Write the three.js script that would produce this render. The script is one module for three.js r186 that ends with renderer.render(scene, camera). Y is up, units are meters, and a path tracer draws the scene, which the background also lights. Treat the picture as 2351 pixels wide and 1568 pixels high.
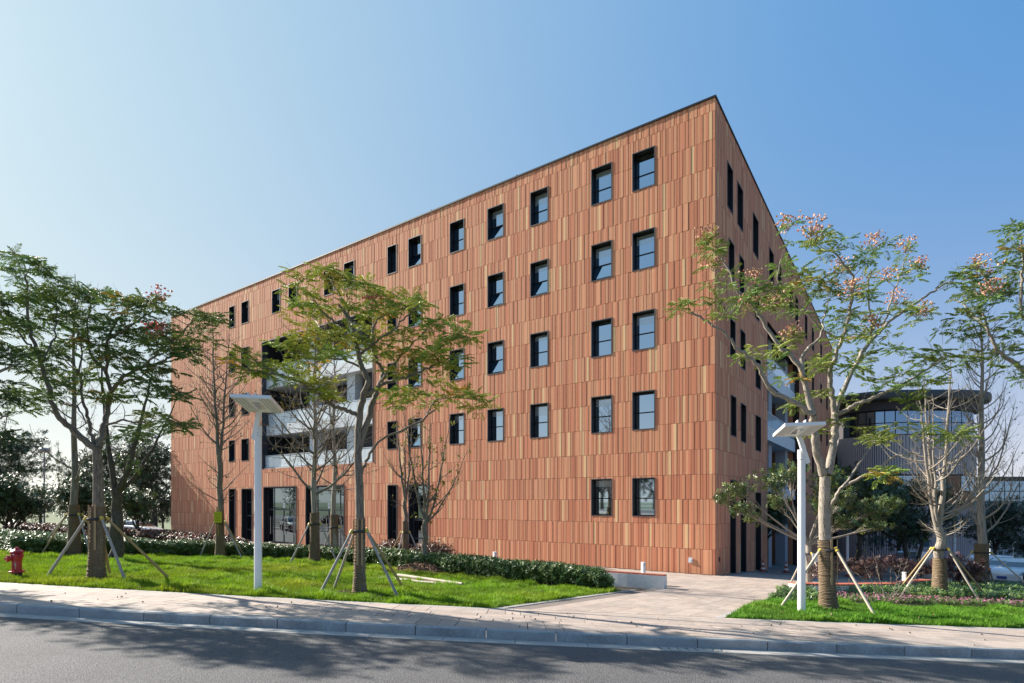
import * as THREE from 'three';
import { mergeGeometries } from 'three/addons/utils/BufferGeometryUtils.js';

// ---------------------------------------------------------------- camera, sky, sun, exposure
const scene = new THREE.Scene();
const renderer = new THREE.WebGLRenderer({ antialias: true });
renderer.toneMapping = THREE.LinearToneMapping;
renderer.toneMappingExposure = 2.35;
renderer.shadowMap.enabled = true;
const W = 1024, H = 683;
const YAW = 35.04 * Math.PI / 180;
const EYE = new THREE.Vector3(7.73, 3.656, 28.74);
const camera = new THREE.PerspectiveCamera(2 * Math.atan(784 / 1282) * 180 / Math.PI, W / H, 0.1, 3000);
camera.position.copy(EYE);
camera.rotation.set(0, YAW, 0);
camera.setViewOffset(W, H, 0, -369 / 1568 * H, W, H);      // rising front: the horizon lies low in the frame
scene.add(camera);

// street frame: X along the kerb to the right, D away from the road, measured from below the camera
const FW = new THREE.Vector3(-Math.sin(YAW), 0, -Math.cos(YAW));
const RT = new THREE.Vector3(Math.cos(YAW), 0, -Math.sin(YAW));
const SUN_AZ = -63 * Math.PI / 180, SUN_EL = 31 * Math.PI / 180;
const SUN = new THREE.Vector3().addScaledVector(RT, Math.sin(SUN_AZ) * Math.cos(SUN_EL)).addScaledVector(FW, Math.cos(SUN_AZ) * Math.cos(SUN_EL));
SUN.y = Math.sin(SUN_EL);

const sun = new THREE.DirectionalLight(new THREE.Color().setRGB(1, 0.93, 0.82), 5.0);
sun.position.copy(SUN).multiplyScalar(120);
sun.castShadow = true;
sun.shadow.mapSize.set(4096, 4096);
Object.assign(sun.shadow.camera, { left: -70, right: 70, top: 70, bottom: -70, near: 1, far: 300 });
sun.shadow.radius = 1;
scene.add(sun, sun.target);

{ // clear autumn sky: pale at the horizon, blue overhead, whiter round the sun
  const w = 1024, h = 512, a = new Float32Array(w * h * 4);
  const zen = [0.003, 0.102, 0.275], hor = [0.358, 0.355, 0.370], glow = [0.228, 0.213, 0.093], aur = [0.555, 0.494, 0.370];
  for (let j = 0; j < h; j++) for (let i = 0; i < w; i++) {
    const el = ((j + 0.5) / h - 0.5) * Math.PI, az = ((i + 0.5) / w - 0.5) * 2 * Math.PI;
    const d = [Math.cos(el) * Math.cos(az), Math.sin(el), Math.cos(el) * Math.sin(az)];
    const g = Math.acos(Math.min(1, Math.max(-1, d[0] * SUN.x + d[1] * SUN.y + d[2] * SUN.z))) * 180 / Math.PI;
    const e = Math.max(0, el * 180 / Math.PI), t = Math.exp(-e / 12), q = Math.exp(-g * g / 3600), r = Math.exp(-g / 6);
    for (let c = 0; c < 3; c++) a[(j * w + i) * 4 + c] = zen[c] + (hor[c] - zen[c]) * t + glow[c] * q + aur[c] * r;
    a[(j * w + i) * 4 + 3] = 1;
  }
  const sky = new THREE.DataTexture(a, w, h, THREE.RGBAFormat, THREE.FloatType);
  sky.mapping = THREE.EquirectangularReflectionMapping; sky.magFilter = THREE.LinearFilter; sky.needsUpdate = true;
  scene.background = sky; scene.environment = sky;
}

// ---------------------------------------------------------------- helpers
function rng(seed) { let s = seed >>> 0; return () => { s = s + 0x6D2B79F5 | 0; let t = Math.imul(s ^ s >>> 15, 1 | s); t = t + Math.imul(t ^ t >>> 7, 61 | t) ^ t; return ((t ^ t >>> 14) >>> 0) / 4294967296; }; }
const V = (x, y, z) => new THREE.Vector3(x, y, z);
const SLOPE = 0.075;                                                      // the site falls gently along the side of the building
const gy = (z) => SLOPE * Math.max(-90, Math.min(36, z));
const S = (X, D, h = 0) => { const p = V(EYE.x, 0, EYE.z).addScaledVector(RT, X).addScaledVector(FW, D); p.y = gy(p.z) + h; return p; };
const kerbD = (X) => 8.92 + 0.0048 * (X - 1.5) ** 2;                      // the kerb bends slightly
const sw = (X, v, h = 0) => { const s = 0.0096 * (X - 1.5), n = Math.hypot(1, s); return S(X - v * s / n, kerbD(X) + v / n, h); };   // v metres behind the kerb face
const STREET_TURN = YAW;

const names = {};
function numbered(n) { const k = names[n] = (names[n] ?? -1) + 1; return k ? n + '_' + String(k).padStart(3, '0') : n; }
function tag(o, label, category, group, kind) { if (label) o.userData.label = label; if (category) o.userData.category = category; if (group) o.userData.group = group; if (kind) o.userData.kind = kind; return o; }
function thing(name, label, category, pos, turn = 0, group) { const o = new THREE.Group(); o.name = numbered(name); if (pos) o.position.copy(pos); o.rotation.y = turn; scene.add(o); return tag(o, label, category, group); }
function mesh(name, geo, mat, parent) { const m = new THREE.Mesh(geo, mat); m.name = parent ? name : numbered(name); m.castShadow = m.receiveShadow = true; (parent ?? scene).add(m); return m; }
function part(parent, name) { const g = new THREE.Group(); g.name = name; parent.add(g); return g; }
function structure(name, geo, mat) { return tag(mesh(name, geo, mat), null, null, null, 'structure'); }
function M(name, r, g, b, roughness = 0.8, extra = {}) { const m = new THREE.MeshPhysicalMaterial({ roughness, ...extra }); m.color.setRGB(r, g, b); m.name = name; return m; }

// box between two corners
function bx(x0, y0, z0, x1, y1, z1) { const g = new THREE.BoxGeometry(Math.abs(x1 - x0), Math.abs(y1 - y0), Math.abs(z1 - z0)); g.translate((x0 + x1) / 2, (y0 + y1) / 2, (z0 + z1) / 2); return g; }
const join = (list) => mergeGeometries(list.map((g) => { const n = g.index ? g.toNonIndexed() : g; for (const k of Object.keys(n.attributes)) if (!['position', 'normal', 'uv'].includes(k)) n.deleteAttribute(k); return n; }), false);
// box with chamfered edges on the top
function chamferBox(w, h, d, c) {
  const sh = new THREE.Shape(); sh.moveTo(-w / 2 + c, -d / 2 + c); sh.lineTo(w / 2 - c, -d / 2 + c); sh.lineTo(w / 2 - c, d / 2 - c); sh.lineTo(-w / 2 + c, d / 2 - c); sh.closePath();
  const g = new THREE.ExtrudeGeometry(sh, { depth: h - c, bevelEnabled: true, bevelSize: c, bevelThickness: c, bevelSegments: 1, steps: 1 });
  g.rotateX(-Math.PI / 2); g.translate(0, -h + c - c + c, 0); g.computeBoundingBox(); g.translate(0, -g.boundingBox.max.y, 0); return g;      // top at y = 0
}
function rod(a, b, r0, r1 = r0, seg = 8) { const d = b.clone().sub(a), g = new THREE.CylinderGeometry(r1, r0, d.length(), seg); g.applyQuaternion(new THREE.Quaternion().setFromUnitVectors(V(0, 1, 0), d.clone().normalize())); g.translate((a.x + b.x) / 2, (a.y + b.y) / 2, (a.z + b.z) / 2); return g; }
// raw triangle collector with colours
class Tris {
  constructor() { this.p = []; this.n = []; this.c = []; this.u = []; this.i = []; }
  get count() { return this.p.length / 3; }
  geo(color = false, uv = false) { const g = new THREE.BufferGeometry(); g.setAttribute('position', new THREE.Float32BufferAttribute(this.p, 3)); g.setAttribute('normal', new THREE.Float32BufferAttribute(this.n, 3)); if (uv) g.setAttribute('uv', new THREE.Float32BufferAttribute(this.u, 2)); if (color) g.setAttribute('color', new THREE.Float32BufferAttribute(this.c, 3)); g.setIndex(this.i); return g; }
  quad(a, b, c, d, col) { const n = b.clone().sub(a).cross(c.clone().sub(a)).normalize(), k = this.count; for (const q of [a, b, c, d]) { this.p.push(q.x, q.y, q.z); this.n.push(n.x, n.y, n.z); if (col) this.c.push(...col); } this.i.push(k, k + 1, k + 2, k, k + 2, k + 3); }
  tri(a, b, c, col) { const n = b.clone().sub(a).cross(c.clone().sub(a)).normalize(), k = this.count; for (const q of [a, b, c]) { this.p.push(q.x, q.y, q.z); this.n.push(n.x, n.y, n.z); if (col) this.c.push(...col); } this.i.push(k, k + 1, k + 2); }
  // tapered tube along points with radii
  tube(pts, rad, seg, bark = 0, R = null) {
    const n = pts.length; let up = V(0.31, 0.17, 0.93);
    const start = this.count;
    for (let i = 0; i < n; i++) {
      const t = pts[Math.min(n - 1, i + 1)].clone().sub(pts[Math.max(0, i - 1)]).normalize();
      const x = up.clone().cross(t).normalize(), y = t.clone().cross(x); up = y.clone();
      for (let k = 0; k <= seg; k++) {
        const a = k / seg * 2 * Math.PI, c = Math.cos(a), s = Math.sin(a), nn = x.clone().multiplyScalar(c).addScaledVector(y, s);
        const r = rad[i] * (1 + (bark && R && k < seg ? (R() - 0.5) * bark : 0));
        const q = pts[i].clone().addScaledVector(nn, k === seg ? this._r0 ?? r : r); if (k === 0) this._r0 = r;
        this.p.push(q.x, q.y, q.z); this.n.push(nn.x, nn.y, nn.z); this.u.push(k / seg, i);
      }
    }
    for (let i = 0; i < n - 1; i++) for (let k = 0; k < seg; k++) { const a = start + i * (seg + 1) + k, b = a + seg + 1; this.i.push(a, b + 1, b, a, a + 1, b + 1); }
  }
}
// value noise, tileable
function noise2(seed, cells) { const R = rng(seed), g = Array.from({ length: cells * cells }, () => R()); return (x, y) => { x = ((x % 1) + 1) % 1 * cells; y = ((y % 1) + 1) % 1 * cells; const i = Math.floor(x), j = Math.floor(y), u = x - i, v = y - j, s = u * u * (3 - 2 * u), t = v * v * (3 - 2 * v); const q = (a, b) => g[(b % cells) * cells + a % cells]; return (q(i, j) * (1 - s) + q(i + 1, j) * s) * (1 - t) + (q(i, j + 1) * (1 - s) + q(i + 1, j + 1) * s) * t; }; }
function tex(size, fn, srgb = true) { const a = new Uint8Array(size * size * 4); for (let j = 0; j < size; j++) for (let i = 0; i < size; i++) { const v = fn(i / size, j / size); const c = typeof v === 'number' ? [v, v, v] : v; for (let k = 0; k < 3; k++) a[(j * size + i) * 4 + k] = Math.max(0, Math.min(255, c[k] * 255)); a[(j * size + i) * 4 + 3] = 255; } const t = new THREE.DataTexture(a, size, size); t.wrapS = t.wrapT = THREE.RepeatWrapping; t.magFilter = THREE.LinearFilter; t.minFilter = THREE.LinearMipmapLinearFilter; t.generateMipmaps = true; if (srgb) t.colorSpace = THREE.SRGBColorSpace; t.needsUpdate = true; return t; }
const lin2s = (c) => c <= 0.0031308 ? 12.92 * c : 1.055 * Math.pow(c, 1 / 2.4) - 0.055;
// grainy speckled surface texture: base linear colour, speckle and patch strengths
function grain(size, seed, base, speck, patch, tint = [1, 1, 1]) { const R = rng(seed), n1 = noise2(seed + 1, 5), n2 = noise2(seed + 2, 23), n3 = noise2(seed + 3, 61); return tex(size, (x, y) => { const k = 1 + speck * (R() - 0.5) * 2 + patch * ((n1(x, y) - 0.5) * 1.2 + (n2(x, y) - 0.5) * 0.8 + (n3(x, y) - 0.5) * 0.5); return base.map((b, i) => lin2s(Math.max(0.002, b * (1 + (k - 1) * tint[i])))); }); }
function grainBump(size, seed) { const R = rng(seed), n = noise2(seed, 64); return tex(size, (x, y) => 0.35 * n(x, y) + 0.65 * R(), false); }
// flat polygon sheet lying on the sloping site (points in world x,z)
function sheet(pts, h, tile = 1, div = 0) {
  const sh = new THREE.Shape(pts.map((p) => new THREE.Vector2(p.x, -p.z))); const g = new THREE.ShapeGeometry(sh); g.rotateX(-Math.PI / 2);
  const p = g.attributes.position, uv = g.attributes.uv; for (let i = 0; i < p.count; i++) { p.setY(i, gy(p.getZ(i)) + h); uv.setXY(i, p.getX(i) / tile, p.getZ(i) / tile); } g.computeVertexNormals(); return g;
}
function inside(poly, x, z) { let c = false; for (let i = 0, j = poly.length - 1; i < poly.length; j = i++) { const a = poly[i], b = poly[j]; if ((a.z > z) !== (b.z > z) && x < (b.x - a.x) * (z - a.z) / (b.z - a.z) + a.x) c = !c; } return c; }
// convex clip of a polygon (x,z pairs) by the half plane left of a->b
function clip(poly, a, b) { const s = (p) => (b.x - a.x) * (p.z - a.z) - (b.z - a.z) * (p.x - a.x), out = []; for (let i = 0; i < poly.length; i++) { const p = poly[i], q = poly[(i + 1) % poly.length], sp = s(p), sq = s(q); if (sp <= 0) out.push(p); if (sp * sq < 0) { const t = sp / (sp - sq); out.push(V(p.x + (q.x - p.x) * t, 0, p.z + (q.z - p.z) * t)); } } return out; }
function instanced(name, geo, mat, mats, cols, parent) { const m = new THREE.InstancedMesh(geo, mat, mats.length); mats.forEach((q, i) => m.setMatrixAt(i, q)); if (cols) cols.forEach((c, i) => m.setColorAt(i, c)); m.name = parent ? name : numbered(name); m.castShadow = m.receiveShadow = true; m.userData.kind = 'stuff'; (parent ?? scene).add(m); return m; }
const col = (r, g, b) => new THREE.Color().setRGB(r, g, b);
const place = (p, yaw = 0, tiltX = 0, tiltZ = 0, s = 1, sy = s) => new THREE.Matrix4().compose(p, new THREE.Quaternion().setFromEuler(new THREE.Euler(tiltX, yaw, tiltZ, 'YXZ')), V(s, sy, s));
// ---------------------------------------------------------------- ground, road, pavement
const stoneGrain = [grain(256, 11, [0.40, 0.322, 0.272], 0.16, 0.16), grain(256, 12, [0.365, 0.297, 0.254], 0.16, 0.2), grain(256, 13, [0.425, 0.347, 0.295], 0.14, 0.16), grain(256, 14, [0.372, 0.31, 0.27], 0.16, 0.22)];
const fineBump = grainBump(256, 15);
const stoneMats = stoneGrain.map((t, i) => { const m = M('paving stone ' + i, 1, 1, 1, 0.72, { map: t, bumpMap: fineBump, bumpScale: 0.002 }); return m; });
const kerbTex = [grain(256, 21, [0.335, 0.338, 0.333], 0.22, 0.18), grain(256, 22, [0.31, 0.312, 0.308], 0.22, 0.34)];
const kerbMats = kerbTex.map((t) => M('kerb granite', 1, 1, 1, 0.7, { map: t, bumpMap: fineBump, bumpScale: 0.0015 }));
const edgeMat = M('edging stone', 1, 1, 1, 0.7, { map: grain(256, 23, [0.38, 0.355, 0.33], 0.14, 0.12), bumpMap: fineBump, bumpScale: 0.0015 });
const bedMat = M('joint bed', 0.055, 0.048, 0.042, 0.95);
const soilMat = M('soil', 1, 1, 1, 0.95, { map: grain(256, 31, [0.10, 0.075, 0.05], 0.5, 0.5) });
const turfMat = M('turf', 1, 1, 1, 0.95, { map: grain(256, 32, [0.085, 0.13, 0.022], 0.35, 0.5) });
const wildMat = M('rough ground', 1, 1, 1, 0.95, { map: grain(256, 33, [0.10, 0.13, 0.05], 0.3, 0.5) });
const asphaltTex = (() => { const R = rng(41), n1 = noise2(42, 4), n2 = noise2(43, 37), n3 = noise2(44, 150); return tex(1024, (x, y) => { const s = R(), b = 0.098 * (0.82 + 0.22 * n1(x, y) + 0.22 * n2(x, y)) * (0.62 + 0.76 * n3(x, y)); const k = s > 0.93 ? 2.0 : s < 0.2 ? 0.5 : 0.75 + 0.5 * R(); return [b * k * 1.03, b * k, b * k * 1.01].map(lin2s); }); })();
const asphaltBump = (() => { const R = rng(45), n = noise2(46, 170), m = noise2(47, 90); return tex(1024, (x, y) => 0.55 * n(x, y) + 0.3 * m(x, y) + 0.15 * R(), false); })();
const asphaltMat = M('asphalt', 1, 1, 1, 0.85, { map: asphaltTex, bumpMap: asphaltBump, bumpScale: 0.012 });

// ribbon of quads between two edges, given as functions of X
function ribbon(x0, x1, n, fa, fb, rows, tile) {
  const g = new THREE.BufferGeometry(), p = [], uv = [], idx = [];
  for (let i = 0; i <= n; i++) for (let j = 0; j <= rows; j++) { const X = x0 + (x1 - x0) * i / n, a = fa(X), b = fb(X), q = a.clone().lerp(b, j / rows); p.push(q.x, gy(q.z) + a.h + (b.h - a.h) * j / rows, q.z); uv.push(q.x / tile, q.z / tile); }
  for (let i = 0; i < n; i++) for (let j = 0; j < rows; j++) { const a = i * (rows + 1) + j, b = a + rows + 1; idx.push(a, b, a + 1, a + 1, b, b + 1); }
  g.setAttribute('position', new THREE.Float32BufferAttribute(p, 3)); g.setAttribute('uv', new THREE.Float32BufferAttribute(uv, 2)); g.setIndex(idx); g.computeVertexNormals(); return g;
}
const edge = (v, h) => (X) => { const q = sw(X, v); q.h = h; return q; };
const far = (D, h) => (X) => { const q = S(X, D); q.h = h; return q; };

{ // open land, right to the horizon
  const geos = []; const Ds = [11.2, 14, 18, 24, 32, 45, 60, 80, 110, 150, 250, 600, 2000];
  for (let k = 0; k + 1 < Ds.length; k++) geos.push(ribbon(-1500, 1500, 120, far(Ds[k], -0.1), far(Ds[k + 1], -0.1), 1, 3));
  structure('ground', mergeGeometries(geos), wildMat);
}
structure('road', ribbon(-90, 90, 120, edge(-9.6, -0.157), edge(-0.33, -0.157), 6, 1.6), asphaltMat);
structure('verge', (() => { const far2 = (D) => (X) => { const q = S(X, D); q.h = -0.05; return q; }; return mergeGeometries([ribbon(-90, 90, 60, edge(-60, -0.05), edge(-9.6, -0.05), 8, 3), ribbon(-1500, 1500, 20, far2(-900), far2(-48), 2, 3)]); })(), wildMat);
structure('pavement_bed', ribbon(-60, 60, 100, edge(-0.1, -0.25), edge(0.0, -0.25), 1, 2), bedMat);

// slab cut from corner points (world), joints left open round it
function slab(pts, inset, thick, h = 0, tile = 1.3, rot = 0) {
  const c = pts.reduce((a, p) => a.add(p), V(0, 0, 0)).multiplyScalar(1 / pts.length); const n = pts.length;
  const q = pts.map((p) => { const d = c.clone().sub(p); d.y = 0; const L = d.length(); return p.clone().addScaledVector(d, Math.min(0.45, inset * 1.4 / L)); });
  const P = [], U = [], I = []; const add = (x, y, z, u, v) => { P.push(x - c.x, y, z - c.z); U.push(u, v); return P.length / 3 - 1; };
  const cs = Math.cos(rot), sn = Math.sin(rot), uv = (p) => [(p.x * cs - p.z * sn) / tile + rot, (p.x * sn + p.z * cs) / tile + rot * 1.7];
  const top = q.map((p) => add(p.x, gy(p.z) + h, p.z, ...uv(p))); for (let i = 1; i + 1 < n; i++) I.push(top[0], top[i], top[i + 1]);
  for (let i = 0; i < n; i++) { const a = q[i], b = q[(i + 1) % n], w = a.distanceTo(b) / tile; const k = [add(a.x, gy(a.z) + h, a.z, 0, 0), add(b.x, gy(b.z) + h, b.z, w, 0), add(b.x, gy(b.z) + h - thick, b.z, w, thick / tile), add(a.x, gy(a.z) + h - thick, a.z, 0, thick / tile)]; I.push(k[0], k[2], k[1], k[0], k[3], k[2]); }
  const g = new THREE.BufferGeometry(); g.setAttribute('position', new THREE.Float32BufferAttribute(P, 3)); g.setAttribute('uv', new THREE.Float32BufferAttribute(U, 2));
  // wind the faces so that they point outwards
  const e1 = q[1].clone().sub(q[0]), e2 = q[2].clone().sub(q[1]); if (e1.z * e2.x - e1.x * e2.z < 0) for (let i = 0; i < I.length; i += 3) [I[i + 1], I[i + 2]] = [I[i + 2], I[i + 1]];
  g.setIndex(I); const f = g.toNonIndexed(); f.computeVertexNormals(); return { geo: f, at: V(c.x, 0, c.z) };
}
function laySlab(name, pts, mat, parent, o = {}) { const { geo, at } = slab(pts, o.inset ?? 0.004, o.thick ?? 0.05, o.h ?? 0, o.tile ?? 1.3, o.rot ?? 0); const m = mesh(name, geo, mat, parent); m.position.copy(at); return m; }

// sidewalk: bed, slabs, rear edging
const sidewalk = tag(mesh('sidewalk', mergeGeometries([ribbon(-60, 60, 120, edge(0.05, -0.022), edge(2.66, -0.022), 2, 2)]), bedMat), null, null, null, 'structure');
{
  const R = rng(51); const rows = [[0.158, 0.86, [1.2, 0.3, 0.36, 0.6]], [0.86, 1.16, [0.6, 0.3, 0.9]], [1.16, 1.46, [0.3, 0.6, 0.45, 0.9]], [1.46, 1.76, [0.9, 0.3, 0.6]], [1.76, 2.44, [1.2, 0.36, 0.6, 0.3]]];
  const walls = [-16, 17];
  rows.forEach(([v0, v1, lens], k) => { let X = walls[0] + R() * 0.4; while (X < walls[1]) { const L = lens[Math.floor(R() * lens.length)]; laySlab('paving_slab', [sw(X, v0), sw(X + L, v0), sw(X + L, v1), sw(X, v1)], stoneMats[Math.floor(R() * 4)], sidewalk, { rot: R() * 6, inset: 0.008 }); X += L; } });
  for (let X = walls[0]; X < walls[1]; X += 1.0) if (X > 4.7 || X < -0.5) laySlab('edging_stone', [sw(X, 2.445), sw(X + 1, 2.445), sw(X + 1, 2.65), sw(X, 2.65)], edgeMat, sidewalk, { rot: R() * 6 });
  else laySlab('edging_stone', [sw(X, 2.445), sw(X + 1, 2.445), sw(X + 1, 2.65), sw(X, 2.65)], stoneMats[2], sidewalk, { rot: R() * 6 });
  for (const [a, b] of [[-60, -16], [18, 60]]) { const m = mesh('paving_run', ribbon(a, b, 40, edge(0.16, 0), edge(2.65, 0), 2, 1.3), stoneMats[0], sidewalk); }
}
// kerb stones and gutter
const kerb = new THREE.Group(); kerb.name = 'kerb'; kerb.userData.kind = 'structure'; scene.add(kerb);
const gutter = new THREE.Group(); gutter.name = 'gutter'; gutter.userData.kind = 'structure'; scene.add(gutter);
function kerbStone(X0, X1, mat) { // cross-section with a chamfered front arris, swept over one stone
  const prof = [[0.006, -0.22], [0.006, -0.022], [0.028, 0], [0.152, 0], [0.152, -0.22]], g = [], t = new Tris(); const a = X0 + 0.007, b = X1 - 0.007;
  const pt = (X, [v, h]) => { const q = sw(X, v); q.y = gy(q.z) + h; return q; };
  for (let i = 0; i + 1 < prof.length; i++) { t.quad(pt(a, prof[i]), pt(b, prof[i]), pt(b, prof[i + 1]), pt(a, prof[i + 1])); const L = X1 - X0, d = Math.hypot(prof[i + 1][0] - prof[i][0], prof[i + 1][1] - prof[i][1]), o = X0 * 0.37, w = i * 0.3; t.u.push(o, w, o + L, w, o + L, w + d, o, w + d); }
  for (const X of [a, b]) { const c = prof.map((p) => pt(X, p)); for (let i = 1; i + 1 < c.length; i++) { if (X === a) t.tri(c[0], c[i], c[i + 1]); else t.tri(c[0], c[i + 1], c[i]); t.u.push(0, 0, 0.1, 0, 0.1, 0.1); } }
  const m = mesh('kerb_stone', t.geo(false, true), mat, kerb); return m;
}
{
  const R = rng(61), L = 1.13; for (let i = -15; i < 17; i++) { const X = -0.42 + i * L; kerbStone(X, X + L, kerbMats[R() < 0.6 ? 0 : 1]); }
  for (const [a, b] of [[-60, -0.42 - 15 * L], [-0.42 + 17 * L, 60]]) for (let X = a; X < b - 0.01; X += (b - a) / 20) kerbStone(X, X + (b - a) / 20, kerbMats[0]);
  for (let i = -15; i < 17; i++) { const X = 0.05 + i * L, m = i === 2 ? null : edgeMat; if (m) laySlab('gutter_slab', [sw(X, -0.335), sw(X + L, -0.335), sw(X + L, 0.004), sw(X, 0.004)], m, gutter, { h: -0.15, rot: R() * 6, thick: 0.06 }); }
  for (const [a, b] of [[-60, 0.05 - 15 * L], [0.05 + 17 * L, 60]]) mesh('gutter_run', ribbon(a, b, 30, edge(-0.335, -0.15), edge(0.004, -0.15), 1, 1.3), edgeMat, gutter);
}
{ // slotted stone drain cover in the gutter
  const d = thing('drain_cover', 'slotted light stone drain cover set in the gutter beside the kerb', 'drain', S(0, 0, 0)); d.position.set(0, 0, 0);
  const X0 = 0.05 + 2 * 1.13, X1 = X0 + 1.13, bars = 8; const w = (X1 - X0) / bars;
  laySlab('rim', [sw(X0, -0.335), sw(X1, -0.335), sw(X1, -0.285), sw(X0, -0.285)], edgeMat, d, { h: -0.149 });
  laySlab('rim', [sw(X0, -0.06), sw(X1, -0.06), sw(X1, 0.004), sw(X0, 0.004)], edgeMat, d, { h: -0.149 });
  for (let i = 0; i < bars; i++) laySlab('bar', [sw(X0 + i * w + 0.03, -0.283), sw(X0 + (i + 1) * w, -0.283), sw(X0 + (i + 1) * w, -0.062), sw(X0 + i * w + 0.03, -0.062)], edgeMat, d, { h: -0.149, inset: 0.002 });
  laySlab('sump', [sw(X0, -0.335), sw(X1, -0.335), sw(X1, 0.004), sw(X0, 0.004)], M('drain sump', 0.02, 0.02, 0.02, 0.9), d, { h: -0.2, inset: 0 });
}

// forecourt, path and side court (paving aligned with the building)
const w2 = (x, z) => V(x, 0, z);
const PATH_L = 0.92, PATH_R = 4.5;
const rear = (X) => { const q = sw(X, 2.655); q.y = 0; return q; };
const forecourtPoly = [w2(-75, 9.6), w2(PATH_L, 9.6), w2(PATH_L, 19.9), w2(2.9, 18.4), w2(PATH_R, 17.1), w2(PATH_R, 9.2), w2(5.3, 8.1), w2(6.3, 6.6), w2(7.3, 3.6), w2(8.3, -1.6), w2(8.6, -8), w2(8.6, -70), w2(-75, -70)];
const plaza = structure('plaza', sheet(forecourtPoly, -0.014, 1.3), M('forecourt stone', 1, 1, 1, 0.8, { map: grain(512, 71, [0.20, 0.165, 0.145], 0.25, 0.2) }));
{
  const R = rng(72), a = sw(0.0, 2.655), b = sw(5.0, 2.655); let n = 0; const cand = [];
  const sx = 0.45, sz = 0.9;
  for (let i = -24; i < 16; i++) for (let j = -6; j < 24; j++) {
    const x0 = PATH_L + i * sx, z0 = 0.3 + j * sz - (i % 2 ? sz / 2 : 0); let poly = [w2(x0, z0), w2(x0 + sx, z0), w2(x0 + sx, z0 + sz), w2(x0, z0 + sz)];
    const cx = x0 + sx / 2, cz = z0 + sz / 2;
    poly = clip(poly, a, b); if (poly.length < 3) continue;
    if (cz > 9.5 && (cx < PATH_L + 0.3 || cx > PATH_R - 0.2)) continue;
    if (cz < 9.5 && !inside(forecourtPoly, cx, cz)) continue;
    if (cz < 0.6 && cx < 0.4) continue;
    const e = V(cx, gy(cz), cz).sub(EYE), d2 = e.length(), sight = e.dot(RT) / e.dot(FW); if (Math.abs(sight) > 0.95) continue;
    if (sight < 0.18 && cz < 9.4) continue;                       // hidden by the hedge
    cand.push([d2, poly]);
  }
  cand.sort((p, q) => p[0] - q[0]);
  cand.slice(0, 300).forEach(([, poly]) => laySlab('paving_slab', poly, stoneMats[Math.floor(R() * 4)], plaza, { rot: R() * 6, inset: 0.007, thick: 0.04 }));
  const rest = cand.slice(300).map(([, poly]) => { const s = slab(poly, 0.004, 0.04, 0, 1.3, R() * 6); s.geo.translate(s.at.x, 0, s.at.z); return s.geo; });
  if (rest.length) mesh('paving_slabs', mergeGeometries(rest), stoneMats[1], plaza).userData.kind = 'stuff';
  for (const [x0, x1, za, zb] of [[PATH_L - 0.16, PATH_L - 0.005, 12.2, 19.55], [PATH_R + 0.005, PATH_R + 0.17, 9.6, 16.85]]) { const k = Math.round(zb - za); for (let i = 0; i < k; i++) { const z0 = za + (zb - za) * i / k, z1 = za + (zb - za) * (i + 1) / k; laySlab('edging_stone', [w2(x0, z0), w2(x1, z0), w2(x1, z1), w2(x0, z1)], edgeMat, plaza, { rot: R() * 6, h: 0.004 }); } }
}
structure('car_park', sheet([w2(9.4, -2), w2(60, -2), w2(60, -75), w2(9.4, -75)], -0.03, 1.6), asphaltMat);
structure('service_road', sheet([w2(-140, 22), w2(-36, 22), w2(-40, 13.2), w2(-140, 13.2)], -0.06, 1.6), asphaltMat);
// narrow path kerb along the forecourt on the left
{ const g = []; for (let x = -70; x < -8; x += 1.2) { const s = slab([w2(x, 9.6), w2(x + 1.2, 9.6), w2(x + 1.2, 9.85), w2(x, 9.85)], 0.004, 0.15, 0.05); s.geo.translate(s.at.x, 0, s.at.z); g.push(s.geo); } structure('forecourt_kerb', mergeGeometries(g), kerbMats[0]); }

// planting bases
const HEDGE = [[-24, 22.0], [-19.5, 22.4], [-18.4, 19.2], [-17.2, 15.6], [-14.6, 13.6], [-12, 13.0], [-6.6, 13.3], [-3, 13.9], [-1.2, 13.95], [0.3, 13.7], [0.65, 13.4]].map(([x, z]) => w2(x, z));
const lawnPoly = [...HEDGE]; lawnPoly.push(w2(PATH_L - 0.165, 13.2), w2(PATH_L - 0.165, 19.5)); for (let X = -0.4; X > -30; X -= 1.5) lawnPoly.push(rear(X));
structure('lawn', sheet(lawnPoly, -0.025, 2), turfMat);
const bedPoly = [...HEDGE].reverse().map((p) => p.clone()); bedPoly.push(w2(-34, 22), w2(-75, 16), w2(-75, 9.9), w2(PATH_L - 0.2, 9.65), w2(PATH_L - 0.2, 13.2));
structure('planting_bed', sheet(bedPoly, -0.04, 2), soilMat);
const lawnRPoly = [rear(4.75), w2(PATH_R + 0.18, 16.6), w2(PATH_R + 0.18, 12.6), S(8.2, 15.4), S(10, 15.6), S(12, 16), S(15, 16.4), S(19, 16.8), S(28, 17.5)]; for (let X = 30; X > 5; X -= 1.5) lawnRPoly.push(rear(X));
for (const p of lawnRPoly) p.y = 0;
structure('lawn', sheet(lawnRPoly, -0.025, 2), turfMat);
const bedRPoly = [w2(PATH_R + 0.18, 12.6), S(8.2, 15.4), S(10, 15.6), S(12, 16), S(15, 16.4), S(19, 16.8), S(28, 17.5), S(34, 30), w2(9.2, -2), w2(8.5, -1.6), w2(7.5, 3.7), w2(6.5, 6.8), w2(5.4, 8.3), w2(PATH_R + 0.18, 9.2)];
for (const p of bedRPoly) p.y = 0;
structure('planting_bed', sheet(bedRPoly, -0.04, 2), soilMat);
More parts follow.
